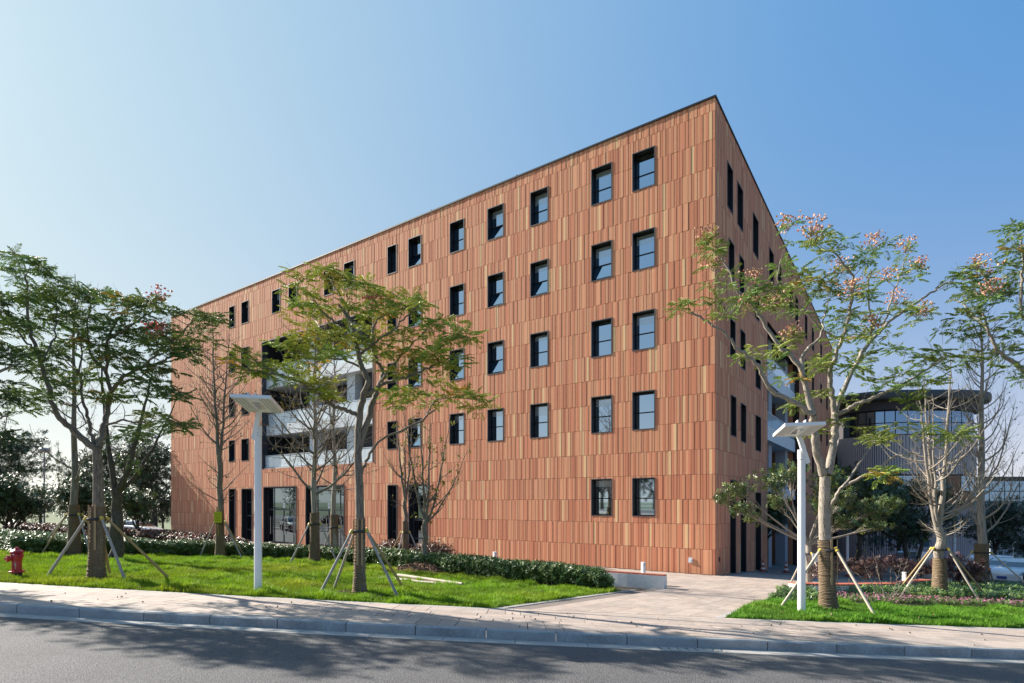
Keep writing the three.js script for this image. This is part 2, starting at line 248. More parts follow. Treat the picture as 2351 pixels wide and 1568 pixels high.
// ---------------------------------------------------------------- terracotta building
const brick = thing('terracotta_building', 'five storey building clad in striped terracotta panels with dark framed windows', 'building', V(0, 0, 0));
const LEN_A = 58.2, LEN_B = 56.5, TOP = 24.03;
const tones = [[0.578, 0.217, 0.117], [0.543, 0.198, 0.104], [0.664, 0.306, 0.166], [0.63, 0.277, 0.148], [0.74, 0.478, 0.251], [0.595, 0.231, 0.127], [0.681, 0.325, 0.179]];
const metalDark = M('dark window metal', 0.012, 0.013, 0.016, 0.5, { metalness: 0.3 });
const trimMetal = M('slate window trim', 0.05, 0.057, 0.072, 0.5, { metalness: 0.3 });
const coreMat = M('dark backing behind the joints', 0.035, 0.018, 0.014, 0.9);
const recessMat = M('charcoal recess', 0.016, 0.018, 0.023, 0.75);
const glassMat = M('coated glass', 0.42, 0.52, 0.60, 0.03, { metalness: 1 });
const doorGlass = M('door glass', 0.20, 0.25, 0.28, 0.02, { metalness: 1 });
const paleMetal = M('pale fascia panel', 0.62, 0.66, 0.69, 0.45);
const milkGlass = M('milky balustrade glass', 0.66, 0.73, 0.76, 0.12, { clearcoat: 0.6 });
const chrome = M('brushed steel', 0.75, 0.76, 0.78, 0.25, { metalness: 1 });
const paperMat = M('white paper', 0.8, 0.8, 0.8, 0.8);
const clayMat = M('terracotta panel', 1, 1, 1, 0.82, { vertexColors: true });

const faceA = (u, v, n) => V(-u, v, n), faceB = (u, v, n) => V(n, v, -u);     // u from the corner, v up, n outwards
const rowsA = [0]; for (let i = 1; i <= 5; i++) rowsA.push(1.27 * i); for (let j = 1; j <= 12; j++) rowsA.push(6.35 + 1.413 * j); rowsA.push(TOP - 0.1);
const rowsB = [-5.08, -3.81, -2.54, -1.27, ...rowsA];
const colX = [[-4.4, 1.29], [-6.89, 1.29], [-11.05, 1.29], [-14.36, 1.29], [-17.61, 1.29], [-21.57, 1.29], [-23.76, 1.0], [-28.79, 1.29], [-31.34, 1.29], [-36.27, 1.25], [-38.8, 1.28], [-43.87, 1.25], [-46.11, 1.04]];
const winTop = [22.66, 18.32, 13.98, 9.66, 4.98], winH = 2.09;
const openA = [], windowsA = [];
const opened = { 0: [3, 5, 8, 10, 11, 12], 1: [1, 2, 3, 5, 6], 2: [3, 4, 5, 6], 3: [5, 12], 4: [] };
winTop.forEach((t, r) => colX.forEach(([x, w], c) => {
  if (r === 4 && c > 1) return; if (r >= 1 && r <= 3 && c >= 7 && c <= 10) return;
  const o = { u0: -x - w, u1: -x, v0: t - winH, v1: t }; openA.push(o); windowsA.push({ ...o, open: opened[r].includes(c), r, c });
}));
const loggia = { u0: 25.32, u1: 40.4, v0: 6.7, v1: 18.3 }; openA.push(loggia);
const doorsA = [{ u0: 44.96, u1: 46.07, v0: 0, v1: 4.97, k: 'slot' }, { u0: 42.0, u1: 43.8, v0: 0, v1: 4.95, k: 'single' }, { u0: 35.12, u1: 40.12, v0: 0, v1: 5.05, k: 'entrance' }, { u0: 28.7, u1: 33.76, v0: 0, v1: 5.05, k: 'entrance' }, { u0: 22.7, u1: 23.72, v0: 0, v1: 4.95, k: 'slot' }, { u0: 19.68, u1: 21.53, v0: 0, v1: 4.95, k: 'single' }];
openA.push(...doorsA);
const openB = [], windowsB = [];
for (const [u0, u1, v1, v0] of [[2.3, 3.5, 21.93, 19.5], [4.54, 5.85, 21.9, 19.45], [8.52, 10.1, 21.85, 19.35], [13.7, 15.3, 21.6, 19.35], [17.0, 18.4, 21.7, 19.4], [22.2, 23.8, 21.8, 19.35], [25.2, 26.8, 21.7, 19.4], [31, 32.5, 21.7, 19.4], [36, 37.5, 21.7, 19.4], [43, 44.5, 21.7, 19.4], [49, 50.5, 21.7, 19.4],
  [2.6, 3.8, 17.93, 15.85], [5.05, 6.15, 17.92, 15.8], [9.0, 10.4, 17.6, 15.4], [31, 32.5, 17.4, 15.2], [36, 37.5, 17.3, 15.1], [43, 44.5, 17.2, 15.0], [49, 50.5, 17.1, 15.0],
  [2.9, 4.05, 13.7, 11.55], [5.26, 6.45, 13.7, 11.45], [9.3, 10.8, 12.96, 11.0], [31, 32.5, 12.9, 10.7], [36, 37.5, 12.9, 10.7], [43, 44.5, 12.8, 10.6], [49, 50.5, 12.8, 10.6],
  [3.05, 4.25, 9.55, 7.3], [5.35, 6.65, 9.44, 7.17], [9.3, 10.9, 9.25, 6.95], [31, 32.5, 8.8, 6.6], [36, 37.5, 8.8, 6.6], [43, 44.5, 8.7, 6.5]]) { const o = { u0, u1, v0, v1 }; openB.push(o); windowsB.push(o); }
const slotsB = [{ u0: 2.95, u1: 4.15, v0: -1, v1: 4.89 }, { u0: 5.35, u1: 6.68, v0: -1, v1: 4.6 }, { u0: 9.3, u1: 10.9, v0: -1.4, v1: 4.3 }];
openB.push(...slotsB);
const loggiaB = { u0: 13.1, u1: 27.7, v0: -2.6, v1: 16.25 }; openB.push(loggiaB);

function subtract(rect, holes) { let list = [rect]; for (const h of holes) { const out = []; for (const r of list) { if (h.u0 >= r.u1 || h.u1 <= r.u0 || h.v0 >= r.v1 || h.v1 <= r.v0) { out.push(r); continue; } const a = Math.max(r.u0, h.u0), b = Math.min(r.u1, h.u1); if (r.u0 < a) out.push({ ...r, u1: a }); if (r.u1 > b) out.push({ ...r, u0: b }); if (r.v0 < h.v0) out.push({ ...r, u0: a, u1: b, v1: h.v0 }); if (r.v1 > h.v1) out.push({ ...r, u0: a, u1: b, v0: h.v1 }); } list = out; } return list.filter((r) => r.u1 - r.u0 > 0.012 && r.v1 - r.v0 > 0.03); }
// one strip of a panel: front face and its returns
function strip(t, P, flip, u0, u1, v0, v1, n, c) {
  const q = (a, b, d, e) => flip ? t.quad(d && e ? e : a, d, b, a, c) : t.quad(a, b, d, e, c);
  const f = (a, b, d, e) => flip ? t.quad(a, e, d, b, c) : t.quad(a, b, d, e, c);
  const k = -0.035;
  f(P(u0, v0, n), P(u1, v0, n), P(u1, v1, n), P(u0, v1, n));
  f(P(u0, v0, k), P(u0, v0, n), P(u0, v1, n), P(u0, v1, k));
  f(P(u1, v0, n), P(u1, v0, k), P(u1, v1, k), P(u1, v1, n));
  f(P(u0, v1, n), P(u1, v1, n), P(u1, v1, k), P(u0, v1, k));
  f(P(u0, v0, k), P(u1, v0, k), P(u1, v0, n), P(u0, v0, n));
}
const PW = 0.3, JOINT = 0.019;
const kiln = (t, f) => tones[t].map((c) => c * (1 + 0.035 * f));                    // firing varies from panel to panel
function clad(P, flip, len, rows, holes, seed, nIndividual, name) {
  const R = rng(seed), bulk = new Tris(); let made = 0; const shared = {};
  const pick = () => { const r = R(); return r < 0.27 ? 0 : r < 0.42 ? 1 : r < 0.63 ? 2 : r < 0.76 ? 3 : r < 0.845 ? 4 : r < 0.93 ? 5 : 6; };
  const cols = Math.round(len / PW);
  for (let i = -1; i < cols; i++) for (let j = 0; j + 1 < rows.length; j++) {
    const sh = (j * 3 % 4 < 2 ? 0 : PW / 2), u0 = i * PW + sh, uA = Math.max(0, u0), uB = Math.min(len, u0 + PW); if (uB - uA < 0.05) continue; const v0 = rows[j], v1 = rows[j + 1]; if (v1 < gy(-(flip ? 0 : u0)) - 0.3) continue;
    const a = R() < 0.5 ? [0, 1, 5, 0][Math.floor(R() * 4)] : pick(), b = R() < 0.5 ? [2, 3, 6, 2][Math.floor(R() * 4)] : pick(), fire = Math.floor(R() * 5) - 2, dn = Math.floor(R() * 2) * 0.004, hi = R() < 0.5, nA = dn + (hi ? 0.007 : 0), nB = dn + (hi ? 0 : 0.007);
    const r = { u0: uA, u1: uB, v0, v1 }, left = subtract(r, holes); if (!left.length) continue;
    const whole = left.length === 1 && left[0].u1 - left[0].u0 > PW - 1e-6 && left[0].v1 - left[0].v0 > v1 - v0 - 1e-6;
    const add = (t, Q, o, q) => { // the part q of panel r, drawn at offset o
      const m = u0 + PW / 2, x0 = q.u0 <= u0 + 1e-6 ? u0 + JOINT / 2 : q.u0, x1 = q.u1 >= u0 + PW - 1e-6 ? u0 + PW - JOINT / 2 : q.u1, y0 = q.v0 <= v0 + 1e-6 ? v0 + 0.007 : q.v0, y1 = q.v1 >= v1 - 1e-6 ? v1 - 0.007 : q.v1;
      if (x0 < m) strip(t, Q, flip, x0 - o[0], Math.min(x1, m) - o[0], y0 - o[1], y1 - o[1], nA, kiln(a, fire));
      if (x1 > m) strip(t, Q, flip, Math.max(x0, m) - o[0], x1 - o[0], y0 - o[1], y1 - o[1], nB, kiln(b, fire));
    };
    if (whole && made < nIndividual && v0 >= -0.01) {
      const key = [a, b, dn, hi, fire, (v1 - v0).toFixed(3)].join();
      if (!shared[key]) { const t = new Tris(); add(t, P, [u0, v0], r); shared[key] = t.geo(true); }
      const m = mesh('terracotta_panel', shared[key], clayMat, brick); m.position.copy(P(u0, v0, 0)); made++;
    } else for (const q of left) add(bulk, P, [0, 0], q);
  }
  const m = mesh(name, bulk.geo(true), clayMat, brick); m.userData.kind = 'stuff';
}
clad(faceA, true, LEN_A, rowsA, openA, 101, 300, 'terracotta_cladding');
clad(faceB, false, LEN_B, rowsB, openB, 102, 0, 'terracotta_cladding');

// wall behind the panels, cut at the openings
function coreWall(P, len, v0, v1, holes, t0, t1) {
  const us = [...new Set([0, len, ...holes.flatMap((h) => [h.u0, h.u1])])].filter((u) => u >= 0 && u <= len).sort((a, b) => a - b); const geos = [];
  for (let i = 0; i + 1 < us.length; i++) { const a = us[i], b = us[i + 1]; if (b - a < 1e-6) continue; const hs = holes.filter((h) => h.u0 < b - 1e-6 && h.u1 > a + 1e-6).sort((p, q) => p.v0 - q.v0); let v = v0; for (const h of hs) { if (h.v0 > v) { const p = P(a, v, t0), q = P(b, h.v0, t1); geos.push(bx(p.x, p.y, p.z, q.x, q.y, q.z)); } v = Math.max(v, h.v1); } if (v < v1) { const p = P(a, v, t0), q = P(b, v1, t1); geos.push(bx(p.x, p.y, p.z, q.x, q.y, q.z)); } }
  return join(geos);
}
mesh('wall', coreWall((u, v, n) => faceA(Math.max(u, 0.05), v, n), LEN_A, -1, TOP - 0.12, openA, -0.03, -0.55), coreMat, brick);
mesh('wall', coreWall((u, v, n) => faceB(Math.max(u, 0.05), v, n), LEN_B, -5.2, TOP - 0.12, openB.map((o) => ({ ...o })), -0.03, -0.55), coreMat, brick);
mesh('wall', join([bx(-LEN_A, -1, -0.56, -LEN_A + 0.4, TOP - 0.12, -LEN_B), bx(-LEN_A + 0.4, -5.2, -LEN_B, -0.56, TOP - 0.12, -LEN_B + 0.4)]), coreMat, brick);
mesh('roof', bx(-LEN_A + 0.05, TOP - 0.5, -0.05, -0.05, TOP - 0.14, -LEN_B + 0.05), recessMat, brick);
// metal coping on the roof edge
mesh('coping', join([bx(-LEN_A - 0.05, TOP - 0.1, -0.5, 0.06, TOP, 0.06), bx(-0.5, TOP - 0.1, -0.502, 0.058, TOP - 0.002, -LEN_B)]), metalDark, brick);
mesh('roof_vent', join([bx(-6.3, TOP + 0.001, -0.7, -3.4, TOP + 0.16, -0.35), bx(-6.4, TOP + 0.161, -0.75, -3.3, TOP + 0.2, -0.3)]), trimMetal, brick);
for (const u of [12.2, 19.5, 27.3, 34.6]) mesh('roof_clip', bx(-u, TOP + 0.001, -0.2, -u + 0.06, TOP + 0.2, -0.14), metalDark, brick);

// windows: trim, deep metal reveal, sash with two panes
const winCache = {}, blindR = rng(141), blindMat = M('roller blind behind the glass', 0.50, 0.58, 0.63, 0.06, { metalness: 0.62 });
function windowGeo(w, h, depth, open) {
  const key = [w.toFixed(2), h.toFixed(2), depth, open].join(); if (winCache[key]) return winCache[key];
  const t = 0.045, frame = [], reveal = [], sash = [];
  frame.push(bx(0, 0, 0.0, w, t, 0.03), bx(0, h - t, 0.0, w, h, 0.03), bx(0, t, 0.0, t, h - t, 0.03), bx(w - t, t, 0.0, w, h - t, 0.03));
  const r = 0.03; reveal.push(bx(0.002, 0.002, -depth, w - 0.002, r, -0.001), bx(0.002, h - r, -depth, w - 0.002, h - 0.002, -0.001), bx(0.002, r, -depth, r, h - r, -0.001), bx(w - r, r, -depth, w - 0.002, h - r, -0.001));
  const s = 0.05, z0 = -depth + 0.02, z1 = -depth + 0.09, mid = h * 0.47, L = r + 0.001, U = h - r - 0.001, Rr = w - r - 0.001;
  sash.push(bx(L, mid - 0.03, z0, Rr, mid + 0.03, z1), bx(L, U - s, z0, Rr, U, z1), bx(L, mid + 0.03, z0, L + s, U - s, z1), bx(Rr - s, mid + 0.03, z0, Rr, U - s, z1));
  const low = [bx(L, L, z0, Rr, L + s, z1), bx(L, L + s, z0, L + s, mid - 0.03, z1), bx(Rr - s, L + s, z0, Rr, mid - 0.03, z1)];
  const paneUp = bx(L + s, mid + 0.03, z0 + 0.025, Rr - s, U - s, z0 + 0.04), paneLow = bx(L + s, L + s, z0 + 0.025, Rr - s, mid - 0.03, z0 + 0.04);
  let lowG = join(low);
  if (open) for (const g of [lowG, paneLow]) { g.translate(0, -(mid - 0.03), -z0); g.rotateX(-0.34); g.translate(0, mid - 0.03, z0); }
  return winCache[key] = { frame: join(frame), reveal: join(reveal), sash: join([...sash, lowG]), paneUp, paneLow };
}
const lit = M('window back room', 0.02, 0.02, 0.022, 0.9);
function putWindow(P, turn, o, depth, open) {
  const w = o.u1 - o.u0, h = o.v1 - o.v0, g = windowGeo(w, h, depth, open), k = part(brick, 'window'); const at = turn ? P(o.u0, o.v0, 0) : P(o.u1, o.v0, 0); k.position.copy(at); k.rotation.y = turn;
  mesh('frame', g.frame, trimMetal, k); mesh('reveal', g.reveal, metalDark, k); mesh('sash', g.sash, metalDark, k); mesh('pane', g.paneUp, glassMat, k); mesh('pane', g.paneLow, glassMat, k);
  if (blindR() < 0.62) { const top = h - 0.081, drop = (0.18 + 0.5 * blindR()) * h * 0.47; mesh('blind', bx(0.085, top - drop, -depth + 0.062, w - 0.085, top, -depth + 0.064), blindMat, k); }
  return k;
}
const backs = [];
for (const o of windowsA) { putWindow(faceA, 0, o, 0.5, o.open); backs.push(bx(-o.u1 - 0.1, o.v0 - 0.1, -1.2, -o.u0 + 0.1, o.v1 + 0.1, -0.56)); }
for (const o of windowsB) putWindow(faceB, Math.PI / 2, o, 0.5, false);
for (const o of slotsB) putWindow(faceB, Math.PI / 2, o, 0.5, false);
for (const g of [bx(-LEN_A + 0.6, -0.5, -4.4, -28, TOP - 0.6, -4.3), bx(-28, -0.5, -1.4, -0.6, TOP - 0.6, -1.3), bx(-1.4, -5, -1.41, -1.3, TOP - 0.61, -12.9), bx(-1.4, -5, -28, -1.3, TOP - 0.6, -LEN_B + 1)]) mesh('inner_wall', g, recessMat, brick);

// recessed balconies on the long face
{
  const { u0, u1, v0, v1 } = loggia, D = 3.2; const a = -u1, b = -u0;
  mesh('recess', join([bx(a - 0.2, v0 - 0.2, -D - 0.1, b + 0.2, v1 + 0.2, -D), bx(a - 0.15, v0, -D, a - 0.001, v1, -0.56), bx(b + 0.001, v0, -D, b + 0.15, v1, -0.56), bx(a, v1 + 0.001, -D, b, v1 + 0.15, -0.56), bx(a, v0 - 0.15, -D, b, v0 - 0.001, -0.56)]), recessMat, brick);
  mesh('recess_trim', join([bx(a, v1 - 0.07, -0.55, b, v1, 0.06), bx(a, v0, -0.55, a + 0.06, v1 - 0.071, 0.05), bx(b - 0.06, v0, -0.55, b, v1 - 0.071, 0.05)]), trimMetal, brick);
  for (const [y, lab] of [[10.7, 1], [15.0, 1]]) mesh('balcony_slab', bx(a + 0.062, y - 0.95, -D, b - 0.062, y, -0.4), paleMetal, brick);
  mesh('balcony_slab', bx(a + 0.062, v0 + 0.001, -D, b - 0.062, v0 + 0.12, -0.2), paleMetal, brick);
  for (const x of [-34.6, -29.6]) mesh('column', bx(x, v0 + 0.121, -1.75, x + 1.0, v1 - 0.001, -0.95), paleMetal, brick);
  for (const [y, z] of [[v0 + 0.12, -0.3], [10.7, -0.6], [15.0, -0.6]]) {
    const k = part(brick, 'balustrade'); const n = 12, w = (b - a - 0.13) / n;
    for (let i = 0; i < n; i++) { mesh('glass_panel', bx(a + 0.065 + i * w + 0.012, y + 0.03, z - 0.02, a + 0.065 + (i + 1) * w - 0.012, y + 1.02, z), milkGlass, k); mesh('post', bx(a + 0.065 + i * w - 0.02, y + 0.001, z - 0.06, a + 0.065 + i * w + 0.02, y + 1.05, z - 0.022), metalDark, k); }
    mesh('handrail', bx(a + 0.065, y + 1.051, z - 0.07, b - 0.065, y + 1.1, z + 0.02), paleMetal, k);
  }
}
{ // recessed balconies on the short face
  const { u0, u1, v0, v1 } = loggiaB, D = 4.5; const a = -u1, b = -u0;
  mesh('recess', join([bx(-D - 0.1, v0 - 0.2, a - 0.2, -D, v1 + 0.2, b + 0.2), bx(-D, v0, b + 0.001, -0.56, v1, b + 0.15), bx(-D, v1 + 0.001, a, -0.56, v1 + 0.15, b)]), recessMat, brick);
  mesh('recess', bx(-D, v0, a - 0.15, -0.56, v1, a - 0.001), M('clay return', 0.55, 0.215, 0.11, 0.85), brick);
  for (const [y0, y1] of [[12.4, 13.5], [8.2, 9.25], [3.9, 4.75]]) mesh('balcony_slab', bx(-D, y0, a + 0.01, -0.35, y1, b - 0.01), paleMetal, brick);
  for (const z of [-19.2, -26.6]) mesh('column', bx(-1.6, -3, z, -0.8, v1 - 0.001, z + 1.3), M('grey column', 0.34, 0.34, 0.37, 0.7), brick);
  for (const y of [13.5, 9.25]) { const k = part(brick, 'balustrade'), n = 12, w = (b - a) / n; for (let i = 0; i < n; i++) mesh('glass_panel', bx(-0.42, y + 0.02, a + i * w + 0.014, -0.4, y + 0.95, a + (i + 1) * w - 0.014), milkGlass, k); mesh('handrail', bx(-0.46, y + 0.951, a + 0.01, -0.36, y + 1.0, b - 0.01), paleMetal, k); }
}
// entrances and tall openings at the foot of the long face
const noticeTex = (() => { const c = document.createElement('canvas'); c.width = 64; c.height = 96; const x = c.getContext('2d'); x.fillStyle = '#f2f2f0'; x.fillRect(0, 0, 64, 96); x.fillStyle = '#777'; x.fillRect(14, 14, 36, 3); x.fillRect(14, 30, 36, 20); x.fillRect(14, 62, 36, 3); x.fillRect(14, 72, 26, 3); const t = new THREE.CanvasTexture(c); t.colorSpace = THREE.SRGBColorSpace; return t; })();
const noticeMat = M('printed notice', 1, 1, 1, 0.7, { map: noticeTex });
function notice(parent, x, y, z, w = 0.3, h = 0.42) { const g = new THREE.PlaneGeometry(w, h); g.translate(x, y, z); mesh('notice', g, noticeMat, parent); }
for (const o of doorsA) {
  const w = o.u1 - o.u0, h = o.v1, D = 0.5, k = part(brick, o.k === 'slot' ? 'window' : o.k === 'single' ? 'door' : 'entrance'); k.position.set(-o.u1, 0.02, 0); const r = 0.05;
  mesh('frame', join([bx(0, h - 0.08, -0.02, w, h - 0.02, 0.06), bx(0, 0, -0.02, 0.06, h - 0.081, 0.06), bx(w - 0.06, 0, -0.02, w, h - 0.081, 0.06)]), trimMetal, k);
  mesh('reveal', join([bx(0.002, h - 0.07, -D, w - 0.002, h - 0.022, -0.021), bx(0.002, 0, -D, r, h - 0.071, -0.021), bx(w - r, 0, -D, w - 0.002, h - 0.071, -0.021)]), metalDark, k);
  const z0 = -D + 0.02, z1 = -D + 0.1, L = r + 0.001, Q = w - r - 0.001, tr = o.k === 'entrance' ? 2.98 : o.k === 'single' ? 2.35 : 3.3, bars = [bx(L, tr - 0.06, z0, Q, tr + 0.06, z1), bx(L, 0.001, z0, Q, 0.1, z1), bx(L, h - 0.16, z0, Q, h - 0.072, z1)];
  const panes = []; const ups = o.k === 'entrance' ? [0, 0.2, 0.8, 1] : [0, 1], downs = o.k === 'entrance' ? [0, 0.2, 0.5, 0.8, 1] : [0, 1];
  const split = (fs, ya, yb, bw) => fs.forEach((f, i) => { const x = L + (Q - L) * f; bars.push(bx(Math.max(L, x - bw), ya, z0 + 0.002, Math.min(Q, x + bw), yb, z1 - 0.002)); if (i) { const xp = L + (Q - L) * fs[i - 1]; panes.push([xp + bw, ya, x - bw, yb]); } });
  split(ups, tr + 0.06, h - 0.16, 0.04); split(downs, 0.1, tr - 0.06, 0.055);
  if (o.k === 'slot') bars.push(bx(L, 1.4, z0 + 0.004, Q, 1.5, z1 - 0.004));
  if (o.k === 'single') bars.push(bx(L, 3.6, z0 + 0.004, Q, 3.68, z1 - 0.004), bx(L, 1.0, z0 + 0.004, Q, 1.08, z1 - 0.004));
  mesh('mullions', join(bars), trimMetal, k);
  for (const [x0, y0, x1, y1] of panes) mesh('pane', bx(x0, y0, z0 + 0.03, x1, y1, z0 + 0.045), doorGlass, k);
  if (o.k === 'entrance') {
    for (const f of [0.1, 0.455, 0.545, 0.85]) { const x = L + (Q - L) * f; mesh('handle', join([rod(V(x, 0.75, z1 + 0.06), V(x, 2.35, z1 + 0.06), 0.022, 0.022, 8), rod(V(x, 0.95, z1 - 0.03), V(x, 0.95, z1 + 0.06), 0.012), rod(V(x, 2.15, z1 - 0.03), V(x, 2.15, z1 + 0.06), 0.012)]), chrome, k); }
    mesh('push_band', bx(L + 0.06, 1.18, z0 + 0.046, Q - 0.06, 1.26, z0 + 0.05), M('navy safety band', 0.01, 0.012, 0.04, 0.5), k);
    notice(k, w * 0.5, 3.35, z0 + 0.048);
  } else if (o.k === 'single' && o.u0 > 40) notice(k, w * 0.62, 2.75, z0 + 0.048);
}
// sockets in the wall
mesh('wall_socket', join([bx(-1.32, 0.55, 0.02, -1.12, 0.82, 0.05), bx(-1.27, 0.6, 0.051, -1.17, 0.72, 0.07)]), paleMetal, brick);
mesh('wall_socket', bx(0.02, 0.62, -0.75, 0.05, 0.85, -0.6), metalDark, brick);

// ---------------------------------------------------------------- grey building behind
const greyPanel = M('grey pink wall panel', 0.50, 0.44, 0.43, 0.7), greyPanel2 = M('mauve wall panel', 0.46, 0.37, 0.365, 0.7), greyJoint = M('grey panel joint', 0.07, 0.065, 0.07, 0.8), roofDark = M('dark roof metal', 0.05, 0.052, 0.055, 0.5), blueGlass = M('blue curtain glass', 0.20, 0.31, 0.42, 0.05, { metalness: 1 }), woodPanel = M('brown timber panel', 0.26, 0.11, 0.05, 0.6);
{
  const b = thing('round_building', 'grey panelled building with rounded corner and dark overhanging roof behind the trees', 'building', S(53.2, 79, 0)); b.rotation.y = YAW;   // local x to the right, -z away
  const base = b.position.y, lev = (px) => px;                             // heights are above the local ground
  // oval plan: points (x, z) along the front from left to right, bulging towards the street
  const plan = (s, off = 0) => { const a = Math.PI * (1.0 - s), ca = Math.cos(a), sa = Math.sin(a), e = 0.62; return [Math.sign(ca) * Math.pow(Math.abs(ca), e) * (8.6 + off), Math.pow(Math.abs(sa), e) * (8 + off)]; };
  const N = 72, wallG = [], wall2 = [], joints = [];
  const segs = (y0, y1, off, s0, s1, list, gap = 0.02, every = 1) => { for (let i = 0; i < N; i++) { const a = s0 + (s1 - s0) * i / N, c = s0 + (s1 - s0) * (i + 1) / N; const [xa, za] = plan(a, off), [xb, zb] = plan(c, off); const dx = xb - xa, dz = zb - za, l = Math.hypot(dx, dz), g = new THREE.BoxGeometry(Math.max(0.02, l - gap), y1 - y0, 0.25); g.rotateY(-Math.atan2(dz, dx)); g.translate((xa + xb) / 2, (y0 + y1) / 2, (za + zb) / 2); list.push(g); } };
  segs(-2, 5.6, 0, 0.05, 0.95, wall2, 0.09); segs(5.6, 8.2, 0, 0.05, 0.95, wall2, 0.09); segs(12.2, 17.2, 0.02, 0.05, 0.95, wallG, 0.09);
  mesh('wall', join(wallG), greyPanel, b); mesh('wall', join(wall2), greyPanel2, b);
  const core = []; segs(-2, 21.2, -0.35, 0.03, 0.97, core, -0.05); mesh('core', join(core), greyJoint, b);
  const ribbonG = []; const M1 = 22; const panesAt = (y0, y1, s0, s1, n, off, mat, name, gap) => { for (let i = 0; i < n; i++) { const a = s0 + (s1 - s0) * i / n, c = s0 + (s1 - s0) * (i + 1) / n, [xa, za] = plan(a, off), [xb, zb] = plan(c, off), dx = xb - xa, dz = zb - za, l = Math.hypot(dx, dz), g = new THREE.BoxGeometry(l - gap, y1 - y0, 0.08); g.rotateY(-Math.atan2(dz, dx)); g.translate((xa + xb) / 2, (y0 + y1) / 2, (za + zb) / 2); mesh(name, g, mat(i), b); } };
  panesAt(17.35, 18.75, 0.08, 0.92, 16, -0.1, () => blueGlass, 'pane', 0.12); panesAt(18.87, 20.3, 0.08, 0.92, 16, -0.1, () => blueGlass, 'pane', 0.12);
  panesAt(8.4, 10.0, 0.14, 0.86, 11, -0.05, (i) => i > 0 && i < 9 ? woodPanel : blueGlass, 'pane', 0.12); panesAt(10.1, 12.0, 0.14, 0.86, 11, -0.05, (i) => (i * 7) % 3 ? blueGlass : woodPanel, 'pane', 0.12);
  panesAt(3.0, 5.0, 0.2, 0.5, 4, 0.12, (i) => blueGlass, 'pane', 0.5);
  const rs = new THREE.Shape(); for (let i = 0; i <= 60; i++) { const [x, z] = plan(i / 60, 1.2); i ? rs.lineTo(x, -z) : rs.moveTo(x, -z); } rs.lineTo(9.8, 14); rs.lineTo(-9.8, 14); rs.closePath();
  const rg = new THREE.ExtrudeGeometry(rs, { depth: 0.5, bevelEnabled: true, bevelSize: 0.3, bevelThickness: 0.35, bevelSegments: 2, curveSegments: 8 }); rg.rotateX(-Math.PI / 2); rg.translate(0, 21.9, 0); mesh('roof', rg, roofDark, b);
  const soffit = []; segs(20.4, 22.0, 0.5, 0.03, 0.97, soffit, -0.1); mesh('soffit', join(soffit), M('dark soffit', 0.06, 0.05, 0.05, 0.8), b);
  // glazed link on the left
  const lk = part(b, 'glazed_link'); mesh('frame', bx(-15, -2, -0.6, -8.0, 17.0, 1.6), greyJoint, lk);
  for (let i = 0; i < 5; i++) for (let j = 0; j < 7; j++) mesh('pane', bx(-14.9 + i * 1.3 + 0.05, -1 + j * 2.5 + 0.06, 1.55, -14.9 + (i + 1) * 1.3 - 0.05, -1 + (j + 1) * 2.5 - 0.06, 1.64), j > 4 ? greyPanel : blueGlass, lk);
}
{
  const b = thing('corrugated_hall', 'long blue grey hall with vertical ribs far behind the right hand trees', 'building', S(78, 92, 0)); b.rotation.y = YAW;
  const ribs = []; for (let i = 0; i < 130; i++) ribs.push(bx(-22 + i * 0.5, -2, 0, -22 + i * 0.5 + 0.42, 10.3, 0.35)); mesh('ribbed_wall', join(ribs), M('blue grey ribbed metal', 0.30, 0.335, 0.37, 0.6), b).userData.kind = 'stuff';
  mesh('wall', bx(-22, -2, -14, 43, 14.2, 0.05), M('hall backing', 0.16, 0.18, 0.2, 0.8), b);
  for (let i = 0; i < 26; i++) for (let j = 0; j < 2; j++) mesh('pane', bx(-21.9 + i * 2.5, 10.6 + j * 1.7, 0.06, -21.9 + i * 2.5 + 2.35, 12.15 + j * 1.7, 0.12), blueGlass, b);
  mesh('parapet', bx(-22.2, 14.201, -14.2, 43.2, 14.6, 0.5), roofDark, b);
  mesh('roof_box', bx(-10, 14.61, -6, -2, 16.6, -1), M('pale roof plant', 0.5, 0.55, 0.6, 0.6), b);
}
